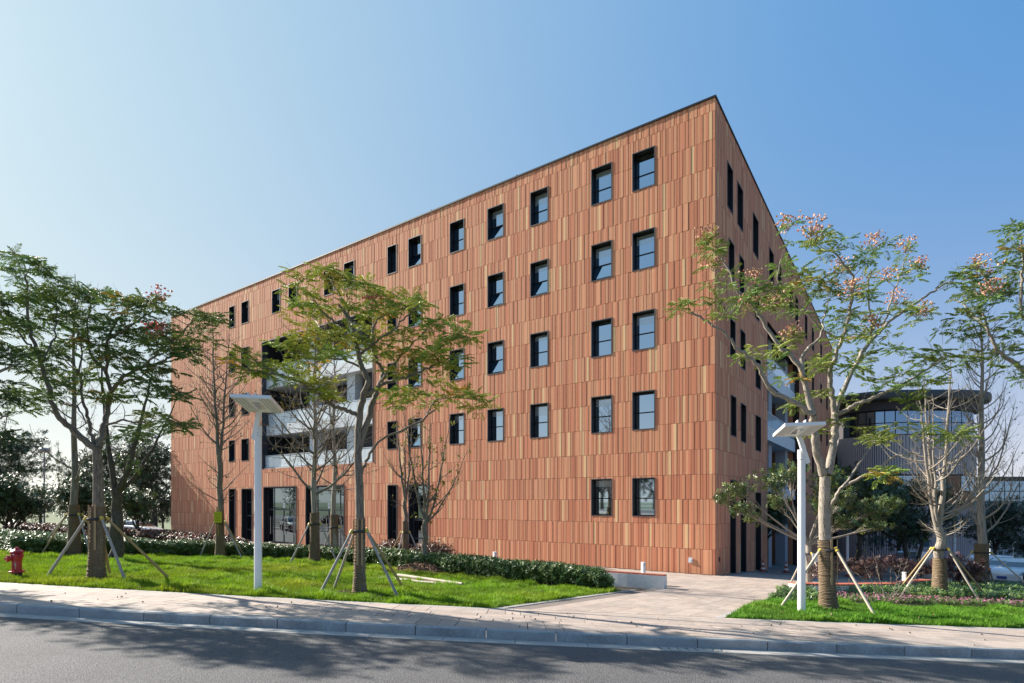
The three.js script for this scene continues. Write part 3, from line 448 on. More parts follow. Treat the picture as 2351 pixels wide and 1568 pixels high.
// measured tree skeletons, in centimetres from the foot: across the street front, up, away from the street. limbs: [start radius m, end radius m, points]; tips: leaf tufts (fourth number 1: with seed pods)
const TREE_DATA = {
  T7: {"limbs":[[0.15,0.118,[[0,0,0],[-5,121,0],[-11,229,0],[-10,294,0],[-9,335,0]]],[0.1,0.075,[[-14,340,0],[-40,405,-17],[-55,457,-33],[-65,480,-50]]],[0.065,0.02,[[-65,480,-50],[-103,500,-61],[-140,517,-72],[-177,527,-83],[-203,560,-94],[-228,591,-105],[-257,609,-116],[-278,616,-127],[-303,643,-138],[-347,669,-149],[-390,689,-160]]],[0.07,0.02,[[-65,480,-50],[-78,534,-47],[-93,592,-44],[-114,622,-41],[-138,644,-38],[-165,688,-35],[-189,729,-32],[-210,755,-29],[-230,778,-26],[-253,827,-23],[-275,868,-20]]],[0.045,0.015,[[-83,568,-40],[-72,629,-14],[-39,662,12],[1,692,38],[23,746,64],[50,802,90]]],[0.1,0.08,[[-3,340,0],[17,407,10],[27,465,20],[31,497,30]]],[0.07,0.02,[[31,497,30],[19,544,19],[6,601,7],[9,620,-4],[23,669,-15],[35,724,-26],[37,785,-37],[28,813,-49],[-18,861,-60]]],[0.07,0.018,[[33,501,30],[50,530,44],[104,632,57],[148,690,71],[188,726,85],[237,766,99],[302,810,113],[361,847,126],[408,875,140]]],[0.055,0.015,[[42,495,30],[65,511,11],[90,524,-8],[114,535,-26],[134,546,-45],[146,556,-64],[168,573,-82],[185,589,-101],[204,601,-120]]],[0.03,0.012,[[198,730,100],[231,782,125],[260,840,150],[298,899,175],[332,969,200]]],[0.03,0.012,[[91,702,100],[30,725,84],[-17,763,68],[-79,804,52],[-110,843,36],[-103,893,20]]],[0.05,0.014,[[2,243,0],[-1,273,-21],[7,305,-43],[36,329,-64],[65,349,-86],[88,375,-107],[100,379,-129],[112,380,-150]]],[0.03,0.012,[[-3,305,-60],[37,342,-35],[88,394,-10],[138,438,15],[193,479,40]]],[0.028,0.01,[[125,682,30],[112,728,10],[92,795,-10],[83,838,-30]]]],"tips":[[-320,889,-53,1],[-310,846,-86],[-283,847,9,1],[-310,776,-104],[-411,698,-153],[-343,703,-175],[-349,661,-233],[-298,798,-22],[-236,769,-114,1],[-190,765,-42],[-167,782,-46],[-130,915,-58,1],[-102,909,6],[-85,888,98],[-254,733,-100],[-236,719,-82,1],[-149,748,-8,1],[-54,803,137,1],[-56,893,-45,1],[-46,856,-80],[35,928,30],[-121,866,-146,1],[134,916,38,1],[54,839,-70],[284,947,132,1],[235,902,102],[321,901,139,1],[374,911,235],[-58,825,-9],[46,863,106],[19,827,-22,1],[-54,810,28],[-1,805,77],[3,772,7],[-16,739,-121,1],[64,760,-66],[23,805,-3],[255,881,161,1],[183,778,90],[283,821,166,1],[272,783,104],[290,757,74,1],[231,679,-64],[320,758,137],[-35,754,19],[39,766,78],[30,733,-21],[104,740,45],[75,743,128],[-1,668,-55],[173,721,162],[79,679,-43,1],[193,705,69],[261,688,134],[86,607,-149],[180,623,-103],[136,559,-208],[220,597,-69],[201,601,-51],[-219,619,-91],[-227,621,-45],[-180,617,-73],[-103,643,-4],[-100,671,-20,1],[-168,584,-79],[-122,570,-48],[-3,630,51],[-18,606,44],[-15,607,3],[33,644,27],[28,600,-26],[136,622,96],[145,655,85],[-74,520,33],[-53,532,14],[-28,532,-22],[52,533,22],[99,526,25],[54,527,-117],[151,512,-52],[122,545,-127],[128,536,-155],[73,558,-129],[137,579,25],[364,849,70],[402,870,92],[444,861,119],[548,939,211,1],[404,869,60],[485,849,130],[-48,851,45],[83,828,35],[116,788,51],[109,848,159],[3,817,48],[39,682,-31],[9,472,-7],[-25,452,40],[144,430,77],[28,329,-152],[48,339,-147],[183,453,-11],[75,424,-201],[136,424,-153],[178,420,-133],[162,406,-195],[62,419,-79],[143,432,0],[96,442,-10]],"base":[7.85,13.84]},
  T4: {"limbs":[[0.12,0.088,[[0,0,0],[2,85,0],[1,177,0],[-1,270,0],[-4,331,0]]],[0.085,0.03,[[-4,331,0],[4,443,-4],[14,471,-8],[22,504,-12],[12,529,-16],[5,552,-20],[1,577,-24],[-1,593,-28],[-9,626,-32],[-23,650,-36],[-35,669,-40]]],[0.08,0.05,[[-3,336,0],[24,443,15],[28,473,30],[42,517,45],[41,542,60]]],[0.045,0.015,[[41,542,60],[20,580,68],[10,616,76],[11,652,84],[26,682,92],[52,696,100]]],[0.055,0.015,[[13,467,0],[40,482,-13],[66,493,-26],[108,501,-39],[141,508,-51],[163,515,-64],[202,529,-77],[231,538,-90]]],[0.04,0.012,[[35,502,40],[68,542,25],[109,578,10],[138,603,-5],[161,619,-20]]],[0.035,0.012,[[0,560,-10],[31,580,-20],[67,601,-30],[95,618,-40],[125,643,-50],[150,665,-60]]],[0.055,0.015,[[-5,425,0],[-28,432,-13],[-55,442,-27],[-76,460,-40],[-92,472,-53],[-122,490,-67],[-142,496,-80],[-158,498,-93],[-186,500,-107],[-207,499,-120]]],[0.04,0.012,[[-4,596,-20],[-35,618,-8],[-65,648,5],[-101,684,17],[-135,732,30]]],[0.03,0.012,[[-10,626,-30],[-34,680,7],[-66,731,43],[-103,790,80]]],[0.06,0.02,[[-1,270,0],[-7,268,20],[-3,299,40],[0,319,60],[20,363,80],[137,430,100],[160,456,120]]],[0.022,0.01,[[140,444,120],[165,476,103],[210,481,85],[253,475,68],[287,466,50]]],[0.025,0.01,[[-109,482,-100],[-149,497,-87],[-196,525,-73],[-240,544,-60]]],[0.03,0.01,[[3,538,20],[-29,550,-7],[-57,550,-35],[-83,563,-63],[-108,563,-90]]]],"tips":[[-142,743,-15],[-113,729,-37],[-133,780,62],[-86,777,21],[-86,752,6],[-73,775,63],[-63,787,114],[-14,774,94],[11,743,52],[-138,708,-17],[-137,718,36],[-103,686,-20],[-138,679,-26],[-113,661,-49],[-136,649,-31],[-120,693,90],[-126,676,73],[-75,693,12],[-48,687,11],[-3,662,-45],[15,705,-26],[53,758,122],[67,751,139],[21,752,160],[-10,745,157,1],[24,680,22,1],[12,660,-14],[13,692,121],[52,697,101],[83,683,45],[116,654,-54],[154,640,-130],[137,680,14],[121,692,2],[91,603,-32],[110,597,-24],[62,637,30],[167,641,-8],[170,648,45],[147,632,39],[208,617,-19],[242,583,-105],[259,578,-73],[225,564,-102],[202,581,-78],[-77,581,-96],[-86,594,-9],[-41,577,-85],[-62,571,-167],[-54,600,14],[-101,555,-127],[-100,562,-84],[-131,562,-95],[-93,531,-117],[-119,555,22],[-46,549,-114],[-47,549,-50],[-14,547,-58],[-5,583,-1],[1,590,-66],[17,606,-53],[-3,668,126],[62,591,-60],[37,580,-10],[60,589,39],[106,547,-58],[133,538,-65],[165,533,-110],[140,536,-19],[177,562,-58],[203,528,-122],[234,512,-119],[244,512,-145],[191,515,-84],[90,518,-53],[109,524,-5],[15,592,135],[-5,566,57],[-122,506,-60],[-168,530,-2],[-57,476,-182],[-107,477,-136],[-209,524,-27],[-183,509,-47],[-191,497,-122],[-242,512,-45],[-258,557,-40],[-292,547,-6],[-211,532,-95],[-61,462,-92],[-55,458,-49],[-70,455,-115],[-31,481,-60],[164,505,14],[177,512,74],[148,456,-122],[128,464,-116],[146,482,46],[93,469,10],[67,453,7],[88,440,-6],[106,463,52],[121,479,202],[175,468,90],[241,476,18],[264,466,-7],[286,455,-26],[298,450,-6],[206,492,115],[280,439,-10],[-212,523,-138],[-71,750,42],[-11,721,1],[-9,776,177],[49,672,28],[40,715,105]],"base":[-3.59,13.14]},
  T1: {"limbs":[[0.14,0.095,[[0,0,0],[4,98,0],[5,188,0],[4,267,0],[1,326,0]]],[0.085,0.02,[[0,323,0],[-31,352,-9],[-57,381,-18],[-74,401,-27],[-85,460,-36],[-99,527,-44],[-107,569,-53],[-110,598,-62],[-107,644,-71],[-103,708,-80]]],[0.085,0.05,[[6,326,0],[7,369,12],[6,404,25],[2,436,37],[0,472,50]]],[0.055,0.015,[[0,472,50],[31,491,34],[61,510,19],[113,523,3],[156,527,-13],[192,534,-29],[234,545,-44],[290,554,-60]]],[0.05,0.015,[[0,472,50],[-26,531,62],[-52,551,73],[-78,580,85],[-95,627,97],[-101,690,108],[-95,735,120]]],[0.04,0.013,[[-13,520,50],[-6,569,44],[0,601,38],[29,644,32],[47,664,26],[77,682,20]]],[0.035,0.012,[[6,599,30],[51,610,12],[91,621,-5],[135,642,-23],[181,650,-40]]],[0.05,0.02,[[-5,334,0],[-24,377,10],[-34,403,20],[-56,440,30],[-75,515,40],[-105,554,50],[-136,576,60]]],[0.03,0.012,[[-111,549,-40],[-125,571,-57],[-136,607,-73],[-137,635,-90]]],[0.03,0.012,[[-89,525,-50],[-90,563,-30],[-93,598,-10],[-106,656,10],[-128,708,30]]],[0.025,0.01,[[-90,519,60],[-92,591,73],[-114,636,87],[-139,669,100]]],[0.035,0.012,[[-74,434,-20],[-13,419,-60],[34,406,-100],[80,363,-140]]],[0.03,0.01,[[32,489,40],[71,495,16],[120,487,-8],[168,469,-32],[222,451,-56],[260,438,-80]]],[0.028,0.01,[[134,514,-30],[189,556,-45],[238,580,-60],[270,604,-75],[296,615,-90]]],[0.03,0.01,[[25,381,0],[74,390,-20],[120,383,-40],[170,381,-60],[219,378,-80],[267,362,-100]]]],"tips":[[-71,726,-149],[-181,780,-14],[-173,744,-30],[-69,701,-127],[-91,738,-81],[-68,727,-90],[-83,733,-51],[-169,722,-25],[-23,662,-157],[-68,724,-60],[-186,749,94],[-101,733,17],[-134,749,80],[-45,675,-65],[-75,707,20],[-163,766,162],[-107,680,-22],[-198,727,115],[-167,721,106],[-68,697,31],[-39,705,30],[-98,747,128],[-139,766,203],[-67,712,97],[72,678,-28],[55,681,11],[89,642,-63],[115,666,-33],[143,657,-34],[70,661,25],[163,620,-73],[205,635,-91],[220,621,-93],[178,663,-48,1],[229,626,-80],[-26,634,-162],[-139,688,-7],[-135,653,-60],[-146,663,-63],[-56,621,-131],[-172,683,22],[-197,679,78],[-65,591,-145],[-116,594,-105],[-162,624,-20],[-147,610,-22],[-162,652,21],[-121,635,-5],[-186,612,0],[-127,673,42],[-121,674,63],[-103,653,27],[-193,693,173],[-169,700,174],[-96,657,98],[-124,650,104],[-69,665,12],[-35,627,48],[-44,644,87],[-57,675,92],[60,627,-30],[39,619,22],[36,614,51],[65,635,28],[112,598,-29],[142,607,-34],[162,590,-43],[80,604,48],[159,617,-19],[199,586,-65],[198,576,-47,1],[228,548,-134,1],[280,542,-147],[219,575,-6],[202,576,48],[218,547,-27],[288,530,-80],[241,536,-108],[176,556,-45],[90,584,47],[265,632,-39],[273,604,-67],[269,629,-22],[347,595,-141],[268,584,-72],[237,606,26],[295,577,-45],[-142,540,-64],[-99,532,-84],[-117,537,-35],[-173,575,57],[-4,526,-124],[-123,542,4],[-129,580,31],[-189,608,133],[-141,586,96],[-146,620,132],[-125,619,90],[-89,601,85],[-90,623,83],[-9,579,1],[-73,600,114],[2,589,43],[48,551,-13],[-49,569,74],[44,539,16],[80,547,-9],[22,539,15],[116,538,-23],[122,528,-7],[134,509,-9],[86,519,11],[225,492,-103],[224,497,-80],[-25,485,-111],[-112,499,-28],[-125,508,33],[-121,485,21],[-93,480,21],[-145,508,100],[-25,499,-6],[-88,526,115],[-115,461,-3],[-39,429,-115],[3,434,-112],[18,444,-112],[-191,464,13],[-123,437,-83],[-76,420,-110],[-143,422,-12],[145,452,-38],[207,432,-114],[209,460,-97],[201,462,-51],[260,438,-119],[285,432,-123],[220,435,-40],[-19,461,21],[16,454,16],[-13,443,33],[88,433,-41],[75,454,18],[30,502,19],[79,488,-19],[208,379,-134],[69,388,36],[166,375,-58],[258,372,-135],[244,367,-80],[236,367,-40],[181,345,-131],[215,335,-152]],"base":[-10.13,13.61]},
  T10: {"limbs":[[0.15,0.12,[[0,0,0],[2,159,0],[-2,301,0],[-7,399,0]]],[0.09,0.02,[[-7,399,0],[-72,540,-6],[-132,614,-13],[-170,629,-19],[-209,651,-25],[-247,675,-31],[-267,706,-37],[-280,722,-44],[-294,760,-50]]],[0.08,0.02,[[-7,399,0],[-36,597,7],[-84,730,14],[-107,765,21],[-126,775,29],[-128,831,36],[-116,896,43],[-115,991,50]]],[0.07,0.02,[[-7,399,0],[8,567,-33],[25,716,-67],[9,837,-100]]],[0.03,0.01,[[-277,723,-40],[-295,769,-13],[-299,804,13],[-312,821,40]]]],"tips":[[-112,1020,61],[-141,990,39],[-137,916,55],[-175,883,-4],[-102,882,86],[-97,858,87],[-137,836,60],[-184,757,-26],[-135,723,32],[-186,759,1],[-148,935,10],[-55,913,115],[-116,865,115,1],[-340,772,-123,1],[-251,836,8],[-278,791,-33],[-326,792,-69],[-323,757,-48],[-287,774,15],[-307,731,-51],[-234,722,-8],[-232,671,-5],[-288,645,-90],[-282,722,30],[-260,719,33],[-225,873,25,1],[-104,819,54],[-170,938,-23],[-202,928,-29],[-168,989,-9],[-244,671,39],[-221,616,-50],[-193,611,-40],[-123,611,45],[-64,906,13],[14,971,58],[-83,893,-110],[-107,789,-170],[24,904,-86],[112,797,-45],[-95,777,-41],[-92,1012,6],[26,1050,36],[-112,921,-174],[87,685,-67],[139,632,18],[10,734,-41],[-99,486,-1],[-5,470,51],[-159,671,-42],[82,841,-89]],"base":[14.33,13.97]},
  T0: {"limbs":[[0.16,0.12,[[0,0,0],[2,122,0],[4,238,0],[4,287,0]]],[0.085,0.02,[[4,287,0],[74,411,-15],[157,503,-30],[218,555,-45],[284,587,-60]]],[0.085,0.02,[[4,287,0],[-42,437,20],[-94,582,40],[-127,691,60]]],[0.06,0.02,[[4,277,0],[119,370,-30],[224,420,-60],[316,441,-90],[383,451,-120]]],[0.06,0.02,[[4,287,0],[-158,395,60],[-303,501,120]]],[0.04,0.015,[[187,494,-60],[138,598,-30],[97,686,0]]],[0.04,0.012,[[191,354,-100],[281,339,-110],[344,341,-120],[370,344,-130]]]],"tips":[[304,593,-69],[283,586,-49],[238,634,16],[361,473,-126],[322,468,-89],[356,473,-104],[429,433,-177],[364,375,-128],[306,414,-67],[315,356,-77],[425,293,-193],[384,293,-155],[415,474,-194],[-263,690,116],[16,719,35],[13,699,-22],[118,512,27],[116,598,39],[87,588,-2],[-289,546,141],[-223,590,58],[267,479,-147],[-108,365,65],[32,628,-19],[124,597,-86],[-71,596,-6],[308,491,-130],[53,417,-21],[236,533,-56],[-186,372,122],[-314,609,123],[132,346,-75],[-139,726,60],[102,606,-1],[-86,451,12],[117,444,-55],[-222,412,150],[124,540,44],[-209,450,121],[22,674,37],[-90,406,27],[-17,615,-9],[191,514,-98],[19,696,-17],[187,508,-12],[-155,427,42],[92,526,2],[205,346,-120],[2,382,52],[154,614,18],[-41,418,-30],[-258,577,68],[121,429,14],[59,695,-5],[188,488,-4],[192,443,-78],[-123,638,-17],[-199,393,83],[-234,594,90],[-22,427,-21],[235,447,-134],[-107,714,30],[-23,469,69],[152,543,1],[-161,478,51],[-167,631,14],[-195,506,48],[310,435,-139],[153,499,-7],[150,585,-88],[-101,741,71],[-181,673,51],[230,420,-116],[96,393,12],[12,389,-46],[201,526,-19],[257,516,-114],[-303,548,106],[-209,533,68],[-182,490,79],[-314,429,145],[148,572,10],[-236,554,85],[97,469,9],[93,679,-52],[-163,409,41],[-43,716,64],[-190,707,86],[-97,406,-12],[-150,411,108],[77,668,-52],[-71,359,16],[-222,694,109],[244,494,-91],[18,369,-17],[-228,502,43],[-90,660,-14],[-183,417,75]],"base":[-13.77,12.47]}
};
// ---------------------------------------------------------------- trees
const barkTex = (seed, c, dark) => { const n1 = noise2(seed, 9), n2 = noise2(seed + 1, 40), R = rng(seed + 2); return tex(256, (x, y) => { const f = n1(x * 3, y * 0.6), g = n2(x * 2, y * 0.5), k = 0.72 + 0.35 * f + 0.3 * (g - 0.5) + 0.12 * (R() - 0.5), d = g < 0.27 ? dark : 1; return c.map((v) => lin2s(v * k * d)); }); };
const barkBump = (() => { const n1 = noise2(301, 22), n2 = noise2(302, 60); return tex(256, (x, y) => 0.6 * n1(x * 2, y * 0.5) + 0.4 * n2(x, y), false); })();
const barkPale = M('pale grey bark', 1, 1, 1, 0.9, { map: barkTex(310, [0.34, 0.295, 0.245], 0.62), bumpMap: barkBump, bumpScale: 0.01 });
const barkGrey = M('grey brown bark', 1, 1, 1, 0.9, { map: barkTex(320, [0.225, 0.188, 0.15], 0.5), bumpMap: barkBump, bumpScale: 0.014 });
const barkDark = M('dark bark', 1, 1, 1, 0.9, { map: barkTex(330, [0.09, 0.075, 0.06], 0.6), bumpMap: barkBump, bumpScale: 0.014 });
const ropeMat = M('straw rope', 1, 1, 1, 0.95, { map: (() => { const R = rng(340), n = noise2(341, 60); return tex(256, (x, y) => { const k = 0.6 + 0.5 * n(x * 0.7, y * 3) + 0.4 * (R() - 0.5); return [0.20 * k, 0.142 * k, 0.088 * k].map(lin2s); }); })() });
const leafMat = M('leaf', 1, 1, 1, 0.6, { transmission: 0.42, thickness: 0, ior: 1.4, specularIntensity: 0.5 });
const glossLeaf = M('glossy leaf', 1, 1, 1, 0.36, { transmission: 0.15, thickness: 0, ior: 1.45 });
const podMat = M('seed pod', 1, 1, 1, 0.7, { transmission: 0.4, thickness: 0 });

// leaf shapes -------------------------------------------------
function leaflet(t, at, dir, side, len, wid, fold) { // a folded lens: two faces per half
  const m = at.clone().addScaledVector(dir, len * 0.45), tip = at.clone().addScaledVector(dir, len), n = dir.clone().cross(side).normalize();
  const l = m.clone().addScaledVector(side, wid / 2).addScaledVector(n, fold), r = m.clone().addScaledVector(side, -wid / 2).addScaledVector(n, fold);
  t.tri(at, r, tip); t.tri(at, tip, l);
}
function compoundLeaf(t, q, R, L = 0.34) { // feathery leaf: leaflets in pairs on a drooping stalk
  const pt = (s) => V(s * L, 0.07 * s * L / 0.34 - 0.42 * s * s * L, 0).applyQuaternion(q);
  const pairs = 6; for (let i = 1; i <= pairs; i++) for (const sd of [-1, 1]) { const s = 0.22 + 0.72 * i / pairs, a = 0.95 + 0.3 * (R() - 0.5); const dir = V(Math.cos(a), -0.28 - 0.3 * R() - 0.35 * s, sd * Math.sin(a)).normalize(), side = V(-sd * Math.sin(a) * -1, 0, Math.cos(a)).normalize(); leaflet(t, pt(s), dir.applyQuaternion(q), side.applyQuaternion(q), L * (0.38 - 0.12 * s) * (0.85 + 0.3 * R()), L * 0.155, 0.010); }
  leaflet(t, pt(0.95), V(0.85, -0.55, 0).applyQuaternion(q), V(0, 0, 1).applyQuaternion(q), L * 0.28, L * 0.14, 0.008);
  const a = pt(0), b = pt(0.5), c = pt(1), w = V(0, 0.004, 0); t.tri(a, b.clone().add(w), b); t.tri(b, c, b.clone().add(w));
}
const rosettes = [1, 2, 3].map((k) => { const R = rng(400 + k), t = new Tris(), n = 8; for (let i = 0; i < n; i++) { const az = i / n * 6.283 + (R() - 0.5) * 0.7, el = (R() - 0.25) * 0.9, q = new THREE.Quaternion().setFromEuler(new THREE.Euler((R() - 0.5) * 0.8, az, el, 'YZX')); compoundLeaf(t, q, R, 0.25 + 0.12 * R()); } return t.geo(); });
const sprigs = [1, 2].map((k) => { const R = rng(420 + k), t = new Tris(); for (let i = 0; i < 11; i++) { const az = i * 2.4 + R(), s = i / 11, q = new THREE.Quaternion().setFromEuler(new THREE.Euler(0, az, 0.3 + 0.5 * R() - 0.4, 'YZX')); leaflet(t, V(0, 0.16 * s, 0), V(1, 0.25, 0).normalize().applyQuaternion(q), V(0, 0.3 * (R() - 0.5), 1).normalize().applyQuaternion(q), 0.09 + 0.04 * R(), 0.036 + 0.012 * R(), 0.006); } return t.geo(); });
const smallLeaf = (() => { const t = new Tris(), R = rng(430); for (let i = 0; i < 4; i++) { const q = new THREE.Quaternion().setFromEuler(new THREE.Euler(R() * 2, i * 1.7, R() * 2)); leaflet(t, V(0, 0, 0), V(1, 0, 0).applyQuaternion(q), V(0, 0, 1).applyQuaternion(q), 0.06, 0.045, 0.006); } return t.geo(); })();
const podGeo = (() => { const t = new Tris(), top = V(0, 0.03, 0), bot = V(0, -0.034, 0); for (let i = 0; i < 6; i++) { const r = (k) => (k % 2 ? 0.012 : 0.027), a = i * 1.0472, b = a + 1.0472, p = V(Math.cos(a) * r(i), 0.002, Math.sin(a) * r(i)), q = V(Math.cos(b) * r(i + 1), 0.002, Math.sin(b) * r(i + 1)); t.tri(top, q, p); t.tri(bot, p, q); } return t.geo(); })();

const spline = (pts, n) => new THREE.CatmullRomCurve3(pts, false, 'centripetal').getPoints(n);
function ropeWrap(group, r0, r1, y0, y1, seed, lean = [0, 0]) { // rope wound round the trunk, coil on coil
  const R = rng(seed), t = new Tris(), pitch = 0.040, n = Math.floor((y1 - y0) / pitch), pts = [], rad = []; const prof = [];
  for (let i = 0; i < n; i++) { const y = y0 + i * pitch, f = i / n, flare = 0.055 * Math.exp(-f * 7), r = r0 + (r1 - r0) * f + flare + 0.012 * (R() - 0.5); prof.push([y, r - 0.016], [y + pitch * 0.3, r + 0.008], [y + pitch * 0.7, r + 0.009]); }
  const seg = 16; const start = 0; const jit = Array.from({ length: seg }, () => R());
  for (let i = 0; i < prof.length; i++) for (let k = 0; k <= seg; k++) { const a = k / seg * 6.2832, kk = k % seg, yy = prof[i][0] + 0.008 * Math.sin(a + i * 0.21) + 0.006 * Math.sin(3 * a + i), rr = prof[i][1] * (1 + 0.035 * (R() - 0.5)) + 0.012 * Math.sin(2 * a + 5 * jit[0]); const f = (prof[i][0] - y0) / (y1 - y0); t.p.push(Math.cos(a) * rr + lean[0] * f, yy, Math.sin(a) * rr + lean[1] * f); t.n.push(Math.cos(a), 0, Math.sin(a)); t.u.push(k / seg * 1.5, prof[i][0] * 1.2); }
  for (let i = 0; i + 1 < prof.length; i++) for (let k = 0; k < seg; k++) { const a = i * (seg + 1) + k, b = a + seg + 1; t.i.push(a, b, b + 1, a, b + 1, a + 1); }
  const g = t.geo(false, true); g.computeVertexNormals(); return mesh('rope_wrap', g, ropeMat, group);
}
const slatMat = M('bamboo slat', 0.36, 0.25, 0.14, 0.8), strapMat = M('black strap', 0.03, 0.03, 0.032, 0.7), capMat = M('yellow plastic cap', 0.60, 0.42, 0.06, 0.5);
const poleMats = [M('grey weathered pole', 0.33, 0.31, 0.29, 0.8), M('tan pole', 0.34, 0.24, 0.12, 0.8), M('pale pole', 0.46, 0.40, 0.32, 0.8)];
function stakes(label, X, D, feet, top, r, seed, mats = [0, 1, 0, 1]) {
  const R = rng(seed), base = S(X, D), g = thing('tree_stake', label, 'tree stake', base, YAW, 'timber stakes holding up the young trees');
  feet.forEach(([dx, dd], i) => { const foot = S(X + dx, D + dd, -0.03).sub(base), f = V(dx, foot.y, -dd), L = Math.hypot(dx, dd), u = V(dx / L * (r + 0.05), top + 0.04 * (R() - 0.5), -dd / L * (r + 0.05));
    const p = mesh('pole', rod(f, u, 0.034, 0.03, 8), poleMats[mats[i % mats.length]], g); const dir = u.clone().sub(f).normalize(); mesh('cap', rod(u.clone().addScaledVector(dir, -0.06), u.clone().addScaledVector(dir, 0.03), 0.05, 0.042, 8), capMat, p); });
  const ring = new THREE.TorusGeometry(r + 0.03, 0.02, 6, 24); ring.scale(1, 1, 1.8); ring.rotateX(Math.PI / 2); ring.translate(0, top - 0.03, 0); mesh('strap', ring, strapMat, g); return g;
}
function bambooSlats(group, r, y0, y1, seed, angles) { const R = rng(seed); for (const a of angles) { const x = Math.cos(a) * (r + 0.022), z = Math.sin(a) * (r + 0.022), g = new THREE.BoxGeometry(0.012, y1 - y0 + 0.1 * (R() - 0.5), 0.045); g.rotateY(-a); g.translate(x, (y0 + y1) / 2, z); mesh('slat', g, slatMat, group); } }

function leafyTree(name, label, key, X, D, o) {
  const d = TREE_DATA[key], R = rng(o.seed), g = thing(name, label, 'tree', S(X, D, -0.03), YAW + (o.turn ?? 0), 'leafy street trees with pink seed pods'); if (o.scale) g.scale.setScalar(o.scale);
  const L = (q) => V(q[0] / 100, q[1] / 100, -q[2] / 100), wood = new Tris(), nodes = [];
  const trunk = new Tris();
  d.limbs.forEach(([r0, r1, pts], k) => { const c = spline(pts.map(L), pts.length * 4), n = c.length; const rad = c.map((_, i) => { const f = i / (n - 1); return r0 + (r1 - r0) * Math.pow(f, 0.85) + (k === 0 ? 0.05 * Math.exp(-f * 9) : 0); }); if (k) for (let i = 2; i < n; i++) c[i].add(V((R() - 0.5), (R() - 0.5), (R() - 0.5)).multiplyScalar(0.05)); (k === 0 ? trunk : wood).tube(c, rad, k === 0 ? 16 : 9, 0.05, R); c.forEach((p, i) => { if (k || i > n * 0.9) nodes.push({ p, r: rad[i], k }); }); });
  const u = trunk.u; for (let i = 0; i < u.length; i += 2) { u[i] *= 1; u[i + 1] *= 0.12; } for (let i = 0; i < wood.u.length; i += 2) { wood.u[i] *= 0.5; wood.u[i + 1] *= 0.1; }
  const tips = d.tips.map((q) => ({ p: L(q), pod: q[3] })); const dist = (p) => { let best = null, bd = 1e9; for (const n of nodes) { const v = p.clone().sub(n.p), l = v.length(); let c = l * (1 + 0.9 * Math.max(0, -v.y / (l + 1e-6))) + (l < 0.25 ? 0.6 : 0); if (c < bd) { bd = c; best = n; } } return [bd, best]; };
  tips.forEach((t) => t.d = dist(t.p)[0]); tips.sort((a, b) => a.d - b.d);
  const mats = [[], [], []], cols = [[], [], []], pods = [], podCols = []; const [cr, cg, cb] = o.green ?? [0.125, 0.20, 0.035];
  const rosette = (p, s) => { const k = Math.floor(R() * 3), w = R(), y = R() < 0.06 ? 1.9 : 1; mats[k].push(place(p, R() * 6.28, (R() - 0.5) * 0.6, (R() - 0.5) * 0.6, s)); const b = 0.75 + 0.5 * w; cols[k].push(col(cr * b * (0.9 + 0.45 * R()) * y, cg * b, cb * b * (0.7 + 0.6 * R()))); };
  for (const t of tips) {
    const [l, n] = dist(t.p); const v = t.p.clone().sub(n.p), len = v.length(); const mid = n.p.clone().addScaledVector(v, 0.5).add(V((R() - 0.5) * 0.2, (R() - 0.3) * 0.15 - 0.06 * len, (R() - 0.5) * 0.2).multiplyScalar(Math.min(1, len))); const c = spline([n.p.clone(), mid, t.p.clone()], Math.max(4, Math.round(len * 6)));
    const r0 = Math.min(n.r * 0.7, 0.006 + 0.012 * len), r1 = 0.0045; wood.tube(c, c.map((_, i) => r0 + (r1 - r0) * i / (c.length - 1)), 5); for (let i = 0; i < c.length * 2 * 6; i++); c.forEach((p, i) => { if (i > 1) nodes.push({ p, r: r0 + (r1 - r0) * i / (c.length - 1), k: 9 }); });
    const m = (o.dense ?? 1) + (R() < 0.55 ? 1 : 0); for (let i = 0; i < m; i++) rosette(t.p.clone().add(V((R() - 0.5) * 0.42, (R() - 0.5) * 0.2, (R() - 0.5) * 0.42)), 0.82 + 0.35 * R());
    if (R() < 0.3 && c.length > 4) rosette(c[Math.floor(c.length * 0.7)].clone().add(V((R() - 0.5) * 0.2, 0.05, (R() - 0.5) * 0.2)), 0.7 + 0.3 * R());
    for (let i = 0; i < 2; i++) { const e = t.p.clone().add(V((R() - 0.5) * 0.5, 0.1 + R() * 0.25, (R() - 0.5) * 0.5)); wood.tube([t.p, t.p.clone().lerp(e, 0.5).add(V(0, 0.02, 0)), e], [0.004, 0.003, 0.0015], 3); }
    if (t.pod && o.pods) { const top = t.p.clone().add(V(0, 0.12, 0)); const nP = o.pods; for (let i = 0; i < nP; i++) { const q = top.clone().add(V((R() + R() - 1) * 0.30, R() * 0.34 - 0.06, (R() + R() - 1) * 0.30)); pods.push(place(q, R() * 6, R() * 3, R() * 3, 0.8 + 0.6 * R())); const w = 0.75 + 0.5 * R(), red = o.red ? 0.45 : 1; podCols.push(col(0.66 * w, (0.32 + 0.12 * R()) * w * red, 0.24 * w * red)); if (i % 5 === 0) wood.tube([t.p, q], [0.003, 0.0015], 3); } }
  }
  for (let i = 0; i < wood.count * 2 - wood.u.length; i++) wood.u.push(0);
  mesh('trunk', trunk.geo(false, true), o.bark ?? barkPale, g); mesh('branches', wood.geo(false, true), o.bark ?? barkPale, g);
  const crown = part(g, 'crown'); mats.forEach((q, k) => q.length && instanced('leaves', rosettes[k], leafMat, q, cols[k], crown)); crown.userData.kind = 'stuff';
  if (pods.length) instanced('seed_pods', podGeo, podMat, pods, podCols, g);
  return g;
}
